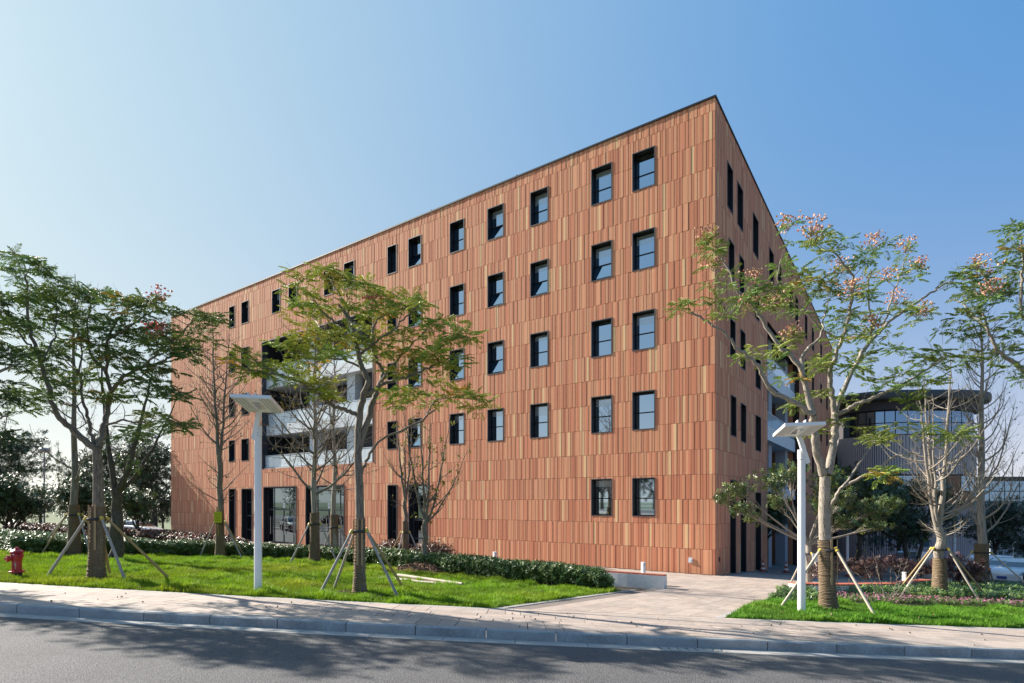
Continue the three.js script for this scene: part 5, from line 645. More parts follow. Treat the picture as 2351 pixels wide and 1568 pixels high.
hedgeRow('clipped_hedge', 'long low clipped green hedge behind the left lawn', HEDGE.slice().reverse(), 0.58, 1.05, 711, GREEN, 21000);
hedgeRow('red_leaved_hedge', 'low hedge with reddish leaves at the far left behind the green hedge', [w2(-19.5, 14.6), w2(-24, 14.4), w2(-30, 14.2), w2(-40, 14.4), w2(-52, 15.5)], 0.75, 1.6, 712, RED, 9000, { s: 1.0 });
hedgeRow('far_green_hedge', 'low green hedge strip between the red leaved hedge and the lawn on the left', [w2(-19.2, 19.4), w2(-22, 20.5), w2(-30, 22.5), w2(-40, 24)], 0.6, 2.0, 713, GREEN, 9000, { s: 0.9 });

{ // ground cover and pink flowers in the right-hand bed
  const R = rng(721), mats = [[], []], cols = [[], []], fm = [], fc = []; const poly = bedRPoly; const benchLine = [[4.6, 9.0], [5.5, 8.0], [6.5, 6.5], [7.5, 3.5], [8.5, -1.7]];
  let guard = 0; while (mats[0].length + mats[1].length < 13000 && guard++ < 200000) { const X = 6.6 + R() * 20, D = 15 + R() * 14; const p = S(X, D); if (!inside(poly, p.x, p.z)) continue; if (R() > Math.pow(16 / D, 2)) continue; const front = D - 15.7 - 0.06 * (X - 8), flower = front < 1.6 && X > 9.0; const k = R() < 0.5 ? 0 : 1; const hh = flower ? 0.03 + 0.1 * R() : (0.05 + 0.26 * R()) * Math.min(1, 0.3 + front * 0.8) * (D > 17 && X < 10 ? 0.55 : 1); p.y += Math.max(-0.02, hh); mats[k].push(place(p, R() * 6.28, (R() - 0.5) * 1.2, (R() - 0.5) * 1.2, flower ? 0.55 : 0.85 * (0.8 + 0.4 * R()))); const c = flower ? [0.11, 0.16, 0.04] : GREEN[Math.floor(R() * 5)], f = 0.7 + 0.6 * R(); cols[k].push(col(c[0] * f, c[1] * f * 1.1, c[2] * f)); if (flower && R() < 0.42) { const q = p.clone(); q.y += 0.08 + 0.05 * R(); q.x += 0.1 * (R() - 0.5); fm.push(place(q, R() * 6, R() - 0.5, R() - 0.5, 0.7 + 0.7 * R())); const w = 0.8 + 0.4 * R(); fc.push(col(0.62 * w, 0.18 * w, 0.36 * w)); } }
  const gc = thing('ground_cover', 'low leafy ground cover in the bed right of the path', 'ground cover', V(0, 0, 0)); gc.userData.kind = 'stuff'; mats.forEach((m, k) => instanced('leaves', sprigs[k], glossLeaf, m, cols[k], gc));
  const petal = (() => { const t = new Tris(); for (let i = 0; i < 5; i++) { const a = i * 1.2566, q = new THREE.Quaternion().setFromEuler(new THREE.Euler(0, a, 0.5)); leaflet(t, V(0, 0, 0), V(1, 0, 0).applyQuaternion(q), V(0, 0, 1).applyQuaternion(q), 0.028, 0.022, 0.003); } return t.geo(); })();
  tag(instanced('pink_flowers', petal, M('pink petal', 1, 1, 1, 0.7, { transmission: 0.35, thickness: 0 }), fm, fc), 'small pink flowers along the edge of the right lawn', 'flowers', null, 'stuff');
}
{ // fallen leaves
  const R = rng(731), mats = [], cols = []; for (let i = 0; i < 170; i++) { const right = R() < 0.3, X = right ? 5.5 + R() * 10 : -13 + R() * 15, D = right ? 12.2 + R() * 3 : 12.4 + R() * 6.5, p = S(X, D, 0.035); if (!inside(right ? lawnRPoly : lawnPoly, p.x, p.z)) continue; mats.push(place(p, R() * 6, (R() - 0.5) * 0.6, (R() - 0.5) * 0.6, 0.5 + 0.6 * R())); cols.push(R() < 0.5 ? col(0.34, 0.22, 0.12) : col(0.36, 0.29, 0.17)); }
  for (let i = 0; i < 40; i++) { const p = sw(-9 + R() * 20, 0.2 + R() * 2.3, 0.006); mats.push(place(p, R() * 6, 0, 0, 0.3 + 0.4 * R())); cols.push(col(0.2, 0.13, 0.07)); }
  tag(instanced('fallen_leaves', smallLeaf, M('dry leaf', 1, 1, 1, 0.9), mats, cols), 'dry fallen leaves scattered on the lawns', 'fallen leaves', null, 'stuff');
}
// shrubs
const PURPLE = { category: 'shrub', group: 'purple brown shrubs in the right hand bed', bole: 0.35, r: 0.02, limb: 0.02, bark: barkGrey, density: 300, sz: 0.75, leafMat: glossLeaf, fresh: 0 };
evergreen('purple_shrub', 'purple brown shrub in front of the bench, left of the pale leafless tree', 14.9, 22.3, { ...PURPLE, seed: 741, green: [0.10, 0.055, 0.05], stems: [[-0.5, 0, 0.02], [0.2, 0.1, 0.02], [0.7, 0, 0.02]], clumps: [[-1.2, 0.95, 0, 0.6, 0.25], [-0.5, 1.1, 0.2, 0.65, 0.28], [0.3, 1.15, 0, 0.7, 0.28], [1.0, 1.0, -0.1, 0.6, 0.26], [1.5, 0.85, 0, 0.5, 0.25]] });
evergreen('purple_shrub', 'purple brown shrub between the two leafless trees on the right', 17.2, 21.8, { ...PURPLE, seed: 742, green: [0.10, 0.05, 0.045], stems: [[-0.4, 0, 0.02], [0.3, 0, 0.02]], clumps: [[-0.6, 1.0, 0, 0.6, 0.4], [0.1, 1.25, 0, 0.6, 0.4], [0.7, 1.0, 0.1, 0.55, 0.4], [0.2, 0.75, 0.2, 0.7, 0.35]] });
evergreen('purple_shrub', 'purple brown shrub behind the bench, beside the pod bearing tree', 12.1, 20.6, { ...PURPLE, seed: 743, green: [0.10, 0.06, 0.05], stems: [[-0.4, 0, 0.02], [0.3, 0, 0.02]], clumps: [[-0.8, 0.8, 0, 0.5, 0.35], [-0.2, 1.0, 0, 0.55, 0.35], [0.6, 0.95, 0.1, 0.6, 0.35], [1.1, 0.75, 0.1, 0.5, 0.3]] });
bareTree('bare_shrub', 'low twiggy leafless shrub at the edge of the right lawn', 11.05, 16.4, { seed: 744, h: 1.5, r: 0.035, first: 0.1, n: 22, spread: 0.75, fork: 0.14, leaders: [[-0.8, 0.1, 0.7, 0.8], [-0.3, -0.2, 0.75, 1], [0.4, 0.2, 0.7, 0.9], [0.95, 0, 0.6, 0.7], [0.1, 0.4, 0.6, 0.9]], group: 'shrubs', bark: barkPale, twigs: 4, lift: 0.1, leaf: 0.05, leafCol: [0.07, 0.03, 0.03], leafS: 0.5 });
for (const [X, D, r, lab, s] of [[-6.3, 29.4, 0.95, 'clipped round brown bush against the wall, left of the small leafless tree', 745], [-4.15, 28.6, 1.15, 'clipped round brown bush, right of the small leafless tree', 746]])
  evergreen('brown_bush', lab, X, D, { category: 'bush', group: 'clipped brown bushes', seed: s, bole: 0.3, r: 0.03, limb: 0.02, bark: barkGrey, green: [0.17, 0.095, 0.062], density: 520, sz: 0.62, fresh: 0, stems: [[-0.2, 0, 0.02], [0.2, 0, 0.02]], clumps: [[0, 0.62, 0, r * 0.95, 0.55], [-0.5 * r, 0.5, 0, r * 0.55, 0.45], [0.5 * r, 0.5, 0, r * 0.6, 0.45], [0, 0.4, 0.3, r * 0.85, 0.4]] });
bareTree('bare_shrub', 'far thin leafless shrub between the evergreens at the left', -39, 50, { seed: 747, h: 5.6, r: 0.07, first: 1, n: 20, spread: 2.6, fork: 0.9, leaders: [[-1.2, 0, 0.7, 0.9], [0, 0.4, 0.7, 1], [1.1, 0, 0.6, 0.85]], group: 'shrubs', bark: barkDark, leaf: 0.08, leafCol: [0.05, 0.06, 0.03], leafS: 2 });

// ---------------------------------------------------------------- lamps
const whitePaint = M('white lamp paint', 0.76, 0.77, 0.78, 0.35, { clearcoat: 0.25, clearcoatRoughness: 0.3 }), lampGrey = M('lamp underside', 0.55, 0.55, 0.53, 0.5), lensMat = M('lamp lens', 0.30, 0.31, 0.29, 0.2), solarMat = M('solar cells', 0.015, 0.02, 0.05, 0.15, { clearcoat: 1 });
function lamp(label, X, D, turn, group, ax = 0.22, hx = 0.38, hr = 0.24) {
  const g = thing('street_lamp', label, 'street lamp', S(X, D, -0.03), YAW + turn, group);
  mesh('pole', rod(V(0, 0, 0), V(0, 3.52, 0), 0.083, 0.077, 24), whitePaint, g);
  const collar = mesh('collar', rod(V(0, 3.526, 0), V(0, 3.74, 0), 0.083, 0.083, 24), whitePaint, g);
  for (const y of [3.58, 3.68]) { const b = new THREE.SphereGeometry(0.007, 6, 4); b.translate(0.03, y, 0.078); mesh('bolt', b, M('bolt', 0.1, 0.1, 0.1, 0.5), collar); }
  const a0 = V(Math.sign(ax) * 0.06, 3.44, 0.03), a1 = V(ax, 4.08, 0.1), arm = new THREE.BoxGeometry(0.1, a0.distanceTo(a1), 0.06); arm.applyQuaternion(new THREE.Quaternion().setFromUnitVectors(V(0, 1, 0), a1.clone().sub(a0).normalize())); arm.translate(0, (a0.y + a1.y) / 2, (a0.z + a1.z) / 2); mesh('arm', arm, whitePaint, g);
  const h = part(g, 'solar_head'); h.position.set(hx, 4.05, 0.8); h.rotation.set(-0.02, hr, 0, 'YXZ');
  const w = 0.36, z0 = -0.8, z1 = 0.8, e = 0.03; // rim
  mesh('rim', join([bx(-w, 0, z0, w, 0.065, z0 + e), bx(-w, 0, z1 - e, w, 0.065, z1), bx(-w, 0, z0 + e, -w + e, 0.065, z1 - e), bx(w - e, 0, z0 + e, w, 0.065, z1 - e)]), whitePaint, h);
  mesh('solar_panel', bx(-w + e, 0.045, z0 + e, w - e, 0.064, z1 - e), solarMat, h);
  mesh('tray', bx(-0.13, 0.004, z0 + e, 0.13, 0.044, z1 - e), whitePaint, h); mesh('lens', bx(-0.07, -0.004, -0.4, 0.07, 0.003, 0.3), lensMat, h);
  const fins = []; for (const sx of [-1, 1]) { for (let i = 0; i < 14; i++) { const z = z0 + e + 0.03 + i * 0.11; fins.push(bx(sx * 0.135, 0.006, z, sx * (w - e - 0.002), 0.03, z + 0.06)); } for (const q of [0.18, 0.25]) fins.push(bx(sx * q, 0.0, z0 + e + 0.001, sx * (q + 0.016), 0.0055, z1 - e - 0.001)); } const f = mesh('louvres', join(fins), whitePaint, h); f.userData.kind = 'stuff';
  mesh('bracket', join([bx(-0.1, 0.066, z1 - 0.45, -0.08, 0.15, z1 - 0.2), bx(0.04, 0.066, z1 - 0.45, 0.06, 0.15, z1 - 0.2)]), whitePaint, h);
  return g;
}
lamp('white solar street lamp standing on the left lawn', -5.63, 12.38, 0, 'white solar lamps');
lamp('white solar street lamp at the right, in front of the pod bearing tree', 6.45, 12.44, 0, 'white solar lamps', -0.3, -0.5, -0.3);
[[20.9, 34.8, 2.6, 'distant white lamp in the side court before the grey building, nearest one'], [28.8, 48, -0.6, 'distant white lamp in the side court left of the dark evergreens'], [39.4, 49.7, -0.7, 'distant white lamp behind the pale leafless tree, head to the left'], [47.6, 61, -0.7, 'distant white lamp partly hidden behind the pale leafless tree'], [53.6, 73.7, 1.3, 'distant white lamp post left of the pale leafless tree, head edge on'], [66.8, 78, -0.7, 'distant white lamp right of the tall leafless tree'], [76.3, 85, -0.7, 'distant white lamp nearest the right picture edge'], [99, 114, 0.9, 'smallest distant white lamp between two others at the right']].forEach(([X, D, t, l]) => lamp(l, X, D, t, 'white solar lamps'));
for (const [X, D, h, l] of [[-50, 78.5, 13.2, 'tall park light above the trees beside the building end'], [-40.2, 48, 7.1, 'globe park light above the low evergreens at the left']]) { const g = thing('park_light', l, 'lamp', S(X, D), YAW, 'park lights behind the trees'); mesh('pole', rod(V(0, 0, 0), V(0, h, 0), 0.07, 0.05, 8), M('grey pole', 0.2, 0.2, 0.21, 0.6), g); const hd = new THREE.SphereGeometry(0.42, 14, 8); hd.scale(1, 0.55, 1); hd.translate(0, h + 0.1, 0); mesh('head', hd, M('grey lamp head', 0.3, 0.3, 0.31, 0.5), g); }

// ---------------------------------------------------------------- hydrant, manhole, slabs, soil
{
  const red = M('hydrant red paint', 0.42, 0.018, 0.03, 0.42, { clearcoat: 0.15 }), dark = M('hydrant black base', 0.02, 0.02, 0.022, 0.6), chip = M('bare chipped metal', 0.45, 0.36, 0.32, 0.7);
  const g = thing('fire_hydrant', 'red fire hydrant with black base at the edge of the left lawn', 'hydrant', S(-11.91, 13.43, -0.03), YAW);
  const lathe = (pts, n = 28) => new THREE.LatheGeometry(pts.map(([r, y]) => new THREE.Vector2(r, y)), n);
  mesh('base', lathe([[0, 0], [0.105, 0], [0.105, 0.15], [0, 0.15]]), dark, g);
  mesh('flange', lathe([[0, 0.151], [0.145, 0.151], [0.15, 0.16], [0.15, 0.185], [0.14, 0.195], [0, 0.195]]), red, g); for (let i = 0; i < 8; i++) { const b = new THREE.CylinderGeometry(0.012, 0.012, 0.06, 6); b.translate(Math.cos(i * 0.785) * 0.13, 0.185, Math.sin(i * 0.785) * 0.13); mesh('bolt', b, red, g); }
  mesh('barrel', lathe([[0.098, 0.19], [0.096, 0.42], [0.102, 0.45], [0.118, 0.5], [0.12, 0.58], [0.112, 0.63], [0, 0.63]]), red, g);
  mesh('bonnet', lathe([[0.0, 0.628], [0.135, 0.63], [0.14, 0.645], [0.125, 0.665], [0.085, 0.695], [0.05, 0.708], [0.05, 0.725], [0, 0.727]]), red, g); const nut = new THREE.CylinderGeometry(0.035, 0.04, 0.035, 5); nut.translate(0, 0.745, 0); mesh('operating_nut', nut, red, g);
  const noz = (ang, r, len, y) => { const n = part(g, 'outlet'); n.position.set(0, y, 0); n.rotation.y = ang; const c = new THREE.CylinderGeometry(r * 0.75, r * 0.75, len, 18); c.rotateZ(Math.PI / 2); c.translate(0.06 + len / 2, 0, 0); mesh('neck', c, red, n); const k = new THREE.CylinderGeometry(r, r, 0.05, 20); k.rotateZ(Math.PI / 2); k.translate(0.06 + len + 0.02, 0, 0); mesh('cap', k, red, n); const p = new THREE.CylinderGeometry(0.018, 0.022, 0.045, 5); p.rotateZ(Math.PI / 2); p.translate(0.06 + len + 0.065, 0, 0); mesh('cap_nut', p, red, n); };
  noz(-2.15, 0.078, 0.09, 0.5); noz(-0.35, 0.05, 0.08, 0.56); noz(2.4, 0.05, 0.08, 0.56);
  const R = rng(751); const chips = new Tris(); for (let i = 0; i < 16; i++) { const a = -1.15 + (R() - 0.5) * 0.35 + (i % 2) * -1.5, y = 0.22 + R() * 0.26, s = 0.008 + 0.012 * R(), r = 0.0995; const P = (da, dy) => V(Math.cos(-(a + da)) * r, y + dy, Math.sin(-(a + da)) * r); chips.quad(P(-s * 5, 0), P(0, -s * 1.6), P(s * 5, 0), P(0, s * 1.8)); } mesh('chipped_paint', chips.geo(), chip, g).userData.kind = 'stuff';
  const st = new THREE.PlaneGeometry(0.035, 0.025); st.rotateZ(0.5); st.translate(0.02, 0.6, 0.119); mesh('sticker', st, paperMat, g);
}
{
  const g = thing('manhole_cover', 'round pale green manhole cover lying in the lawn near the hydrant', 'manhole', S(...manholeAt, -0.02), YAW); g.rotation.x = 0; const m = M('pale composite cover', 0.48, 0.52, 0.47, 0.7);
  g.quaternion.setFromUnitVectors(V(0, 1, 0), V(0, 1, -SLOPE).normalize());
  const ring = new THREE.RingGeometry(0.36, 0.42, 40); ring.rotateX(-Math.PI / 2); ring.translate(0, 0.03, 0); mesh('rim', join([ring, new THREE.CylinderGeometry(0.42, 0.42, 0.03, 40, 1, true).translate(0, 0.015, 0)]), M('rim cement', 0.4, 0.37, 0.32, 0.9), g);
  mesh('lid', new THREE.CylinderGeometry(0.358, 0.358, 0.045, 40).translate(0, 0.02, 0), m, g); const studs = []; for (let i = -6; i <= 6; i++) for (let j = -6; j <= 6; j++) if (Math.hypot(i, j) < 6.4) studs.push(bx(i * 0.052 - 0.018, 0.043, j * 0.052 - 0.018, i * 0.052 + 0.018, 0.05, j * 0.052 + 0.018)); mesh('studs', join(studs), m, g).userData.kind = 'stuff';
}
{
  const c = M('concrete slab', 1, 1, 1, 0.85, { map: grain(256, 761, [0.44, 0.38, 0.31], 0.2, 0.4) });
  const g = thing('stepping_slabs', 'pale concrete slabs set in the lawn beside the soil heap', 'slabs', V(0, 0, 0));
  for (const [a, b] of [[[-4.5, 17.55], [-3.3, 16.95]], [[-3.25, 16.93], [-2.45, 16.5]], [[-2.4, 16.47], [-1.7, 16.1]]]) { const p = S(...a), q = S(...b), d = q.clone().sub(p).normalize(), n = V(d.z, 0, -d.x).multiplyScalar(0.75); for (const v of [p, q, n]) v.y = 0; laySlab('slab', [p, q, q.clone().add(n), p.clone().add(n)].map((v) => V(v.x, 0, v.z)), c, g, { h: 0.03, thick: 0.08 }); }
  const t = thing('timber_pole', 'long pale timber pole lying on the lawn beside the soil heap', 'pole', V(0, 0, 0)); const a = S(-3.7, 18.1, 0.09), b = S(-1.45, 16.25, 0.06); mesh('shaft', rod(a, b, 0.055, 0.045, 10), poleMats[2], t); mesh('cut_end', rod(b, b.clone().add(b.clone().sub(a).normalize().multiplyScalar(0.006)), 0.046, 0.045, 10), M('cut wood', 0.5, 0.36, 0.2, 0.8), t);
  // heap of soil
  const R = rng(762), geo = new THREE.CircleGeometry(1.25, 56, 0), pos = []; const nn = noise2(763, 14), n3 = noise2(764, 46); const t3 = new Tris(), rings = 26, segs = 64; const P = (i, k) => { const r = i / rings, a = k / segs * 6.2832, rr = 1.2 * r * (0.9 + 0.2 * nn(a / 6.2832, 0.2)); const x = Math.cos(a) * rr * 1.1, z = Math.sin(a) * rr * 0.9; const h = 0.36 * Math.pow(Math.max(0, 1 - r * r), 0.8) * (0.75 + 0.5 * nn(x * 0.4 + 3, z * 0.4 + 3)) + (r < 0.98 ? 0.09 * (n3(x * 0.45 + 2, z * 0.45 + 2) - 0.4) : -0.03) - 0.02; return V(x, h, z); };
  for (let i = 0; i < rings; i++) for (let k = 0; k < segs; k++) { const a = P(i, k), b = P(i + 1, k), c2 = P(i + 1, (k + 1) % segs), d = P(i, (k + 1) % segs); if (i) t3.quad(a, d, c2, b); else t3.tri(a, c2, b); }
  const heap = thing('soil_heap', 'heap of loose brown soil round the foot of the many stemmed tree', 'soil', S(-3.3, 21.3, 0)); mesh('mound', t3.geo(), M('loose soil', 0.135, 0.072, 0.04, 0.95), heap);
  const cl = [], cc = []; for (let i = 0; i < 900; i++) { const a = R() * 6.28, r = Math.sqrt(R()) * 1.2, q = P(Math.min(rings, Math.round(r / 1.2 * rings)), Math.round(a / 6.2832 * segs)); cl.push(place(q.add(V(0, 0.01, 0)), R() * 6, R() * 6, R() * 6, 0.4 + 1.1 * R())); const f = 0.6 + 0.9 * R(); cc.push(col(0.15 * f, 0.08 * f, 0.045 * f)); } instanced('clods', new THREE.DodecahedronGeometry(0.028, 0), M('clod', 1, 1, 1, 0.95), cl, cc, heap);
  // bare earth at the feet of the street trees
  for (const [X, D, r, lab] of [[-10.0, 13.5, 0.55, 'bare earth at the foot of the tree beside the hydrant'], [-3.55, 13.05, 0.5, 'bare earth at the foot of the tree in the middle of the lawn'], [-8.5, 23.6, 0.75, 'bare earth at the foot of the broad leafless tree']]) { const e = thing('earth_patch', lab, 'soil', S(X, D, 0.0)); const cl = [], cc = []; for (let i = 0; i < 260; i++) { const a = R() * 6.28, q = Math.sqrt(R()) * r, p = V(Math.cos(a) * q * 1.3, 0.005 + 0.02 * R() + SLOPE * Math.sin(a) * q * 0.8, Math.sin(a) * q * 0.8); cl.push(place(p, R() * 6, R() * 6, R() * 6, 0.35 + 0.7 * R())); const f = 0.6 + 0.9 * R(); cc.push(col(0.13 * f, 0.085 * f, 0.05 * f)); } instanced('clods', new THREE.DodecahedronGeometry(0.03, 0), M('earth clod', 1, 1, 1, 0.95), cl, cc, e); }
}

// ---------------------------------------------------------------- benches, bollards, cones, signs
const benchRed = M('red bench slat', 0.42, 0.115, 0.07, 0.6), benchWall = M('white bench wall', 1, 1, 1, 0.8, { map: grain(256, 771, [0.78, 0.755, 0.71], 0.06, 0.12) });
function bench(label, path, w, h, closed) {
  const g = thing('bench', label, 'bench', V(0, 0, 0)); const c = new THREE.CatmullRomCurve3(path.map(([x, z]) => V(x, 0, z)), false, 'centripetal'), L = c.getLength(), n = Math.round(L / 0.115); const body = new Tris();
  const fr = (s) => { const p = c.getPointAt(s), t = c.getTangentAt(s), nn = V(-t.z, 0, t.x); return [p, nn, t]; }; let prev = null; const N = 40;
  for (let i = 0; i <= N; i++) { const [p, nn] = fr(i / N); const mk = (o, y) => { const q = p.clone().addScaledVector(nn, o); q.y = gy(q.z) + y; return q; }; const ring = [mk(0.03, -0.1), mk(0.03, h - 0.045), mk(w - 0.03, h - 0.045), mk(w - 0.03, -0.1)]; if (prev) for (let k = 0; k < 3; k++) body.quad(ring[k], prev[k], prev[k + 1], ring[k + 1]); else body.quad(ring[0], ring[1], ring[2], ring[3]); if (i === N) body.quad(ring[3], ring[2], ring[1], ring[0]); prev = ring; }
  const bg = body.geo(false); const p = bg.attributes.position, uv = []; for (let i = 0; i < p.count; i++) uv.push((p.getX(i) + p.getZ(i)) / 1.5, p.getY(i) / 1.5); bg.setAttribute('uv', new THREE.Float32BufferAttribute(uv, 2)); mesh('wall', bg, benchWall, g);
  const sg = chamferBox(L / n - 0.012, 0.045, w, 0.004); for (let i = 0; i < n; i++) { const [p, nn, t] = fr((i + 0.5) / n); const m = mesh('slat', sg, benchRed, g); const q = p.clone().addScaledVector(nn, w / 2); m.position.set(q.x, gy(q.z) + h + 0.001, q.z); const up = V(0, 1, -SLOPE).normalize(), x = t.clone().addScaledVector(up, -t.dot(up)).normalize(); m.quaternion.setFromRotationMatrix(new THREE.Matrix4().makeBasis(x, up, x.clone().cross(up))); }
  return g;
}
bench('long bench with red slats on a white wall behind the green hedge', [[1.2, 10.35], [-0.7, 10.6], [-3.3, 10.3], [-7, 9.9], [-11, 9.9]], -0.42, 0.45);
bench('curved bench with red slats on a white wall right of the path', [[4.75, 9.35], [5.35, 8.75], [6.0, 7.7], [6.9, 5.6], [7.5, 3.4], [8.3, -0.8]], 0.45, 0.45);
bench('far red topped bench before the shrubs in the side court', [[9.6, -8.8], [8.8, -10.6], [8.6, -13]], 0.45, 0.5);
for (const [X, D, h, l] of [[4.75, 20.2, 0.8, 'white bollard light beside the end of the long bench'], [-0.72, 23.4, 0.85, 'white bollard light showing above the middle of the hedge'], [16.3, 23.2, 0.75, 'white bollard light half hidden by shrubs beside the curved bench']]) { const g = thing('bollard_light', l, 'bollard', S(X, D, -0.04), YAW + 0.5, 'white bollard lights'); mesh('post', bx(-0.06, 0, -0.06, 0.06, h, 0.06), whitePaint, g); mesh('lens', bx(-0.045, h - 0.11, 0.061, 0.045, h - 0.03, 0.064), lampGrey, g); mesh('lid', bx(-0.065, h + 0.001, -0.065, 0.065, h + 0.02, 0.065), whitePaint, g); }
function cone(label, p, s = 1) {
  const g = thing('traffic_cone', label, 'traffic cone', p, YAW, 'traffic cones'); const orange = M('faded red cone', 0.34, 0.06, 0.04, 0.6), white = M('white cone band', 0.7, 0.7, 0.68, 0.6), dark = M('cone foot', 0.12, 0.03, 0.025, 0.7); g.scale.setScalar(s);
  mesh('foot', chamferBox(0.40, 0.04, 0.40, 0.01).translate(0, 0.04, 0), dark, g); const r = (y) => 0.155 - 0.125 * y / 0.70; [[0.04, 0.16, orange], [0.16, 0.26, white], [0.26, 0.42, orange], [0.42, 0.54, white], [0.54, 0.70, orange]].forEach(([a, b, m]) => mesh('band', new THREE.CylinderGeometry(r(b), r(a), b - a, 20, 1, false).translate(0, (a + b) / 2, 0), m, g));
}
cone('traffic cone on the forecourt at the far left end of the building', S(-23.7, 40.2)); cone('traffic cone beside the tall dark window on the short face', S(15.55, 34.6)); cone('traffic cone at the mouth of the side court, right of the other', S(17.05, 34.7)); cone('traffic cone seen between the stakes of the pod bearing tree', S(19.9, 33)); cone('tiny traffic cone far back in the side court', S(25.7, 44));
{
  const c = document.createElement('canvas'); c.width = 96; c.height = 128; const x = c.getContext('2d'); x.fillStyle = '#b9b512'; x.fillRect(0, 0, 96, 128); x.fillStyle = '#7d7a10'; for (let i = 0; i < 7; i++) x.fillRect(12, 18 + i * 14, i % 3 === 2 ? 44 : 70, 4); const t = new THREE.CanvasTexture(c); t.colorSpace = THREE.SRGBColorSpace;
  const g = thing('tree_tag', 'yellow card tag hung on the slender leafless trunk', 'tag', S(-12.68, 24.08, 0), YAW); mesh('card', bx(-0.165, 1.55, 0, 0.165, 2.02, 0.02), M('yellow card', 0.48, 0.46, 0.02, 0.6), g); const f = new THREE.PlaneGeometry(0.3, 0.43); f.translate(0, 1.785, 0.0215); mesh('print', f, M('yellow print', 1, 1, 1, 0.6, { map: t }), g); mesh('string', join([rod(V(-0.05, 2.0, 0.01), V(0, 2.25, -0.02), 0.006), rod(V(0.05, 2.0, 0.01), V(0, 2.25, -0.02), 0.006), rod(V(0, 1.56, 0.01), V(0.03, 0.9, 0.03), 0.005)]), capMat, g);
}
stakes('stakes with yellow caps round the spreading evergreen behind the right lamp', 12.0, 22.6, [[-0.9, -0.2], [0.2, -0.9], [0.9, 0.3], [-0.3, 0.9]], 1.35, 0.12, 772, [2, 2, 2, 2]);
{
  const c = document.createElement('canvas'); c.width = 128; c.height = 112; const x = c.getContext('2d'); x.fillStyle = '#e9ecee'; x.fillRect(0, 0, 128, 112); x.fillStyle = '#8a929b'; for (let i = 0; i < 5; i++) x.fillRect(16, 22 + i * 16, 96 - (i * 23) % 40, 4); const t = new THREE.CanvasTexture(c); t.colorSpace = THREE.SRGBColorSpace;
  const g = thing('notice_board', 'small white notice fixed to the stakes behind the right hand lamp', 'sign', S(11.95, 22.2, 0), YAW); mesh('board', bx(-0.02, 1.0, 0, 0.40, 1.34, 0.015), paperMat, g); const f = new THREE.PlaneGeometry(0.41, 0.33); f.translate(0.19, 1.17, 0.0165); mesh('print', f, M('notice print', 1, 1, 1, 0.6, { map: t }), g); mesh('bracket', bx(0.17, 0.95, -0.12, 0.21, 1.0, 0.01), strapMat, g);
}
for (const [X, D, l, s] of [[21.8, 35, 'stakes round the dark round evergreen before the grey building', 781], [26.5, 37, 'stakes round the twin stemmed evergreen before the grey building', 782]]) stakes(l, X, D, [[-1.0, -0.4], [0.9, -0.5], [0.1, 1.0]], 1.6, 0.18, s, [1, 1, 1]);

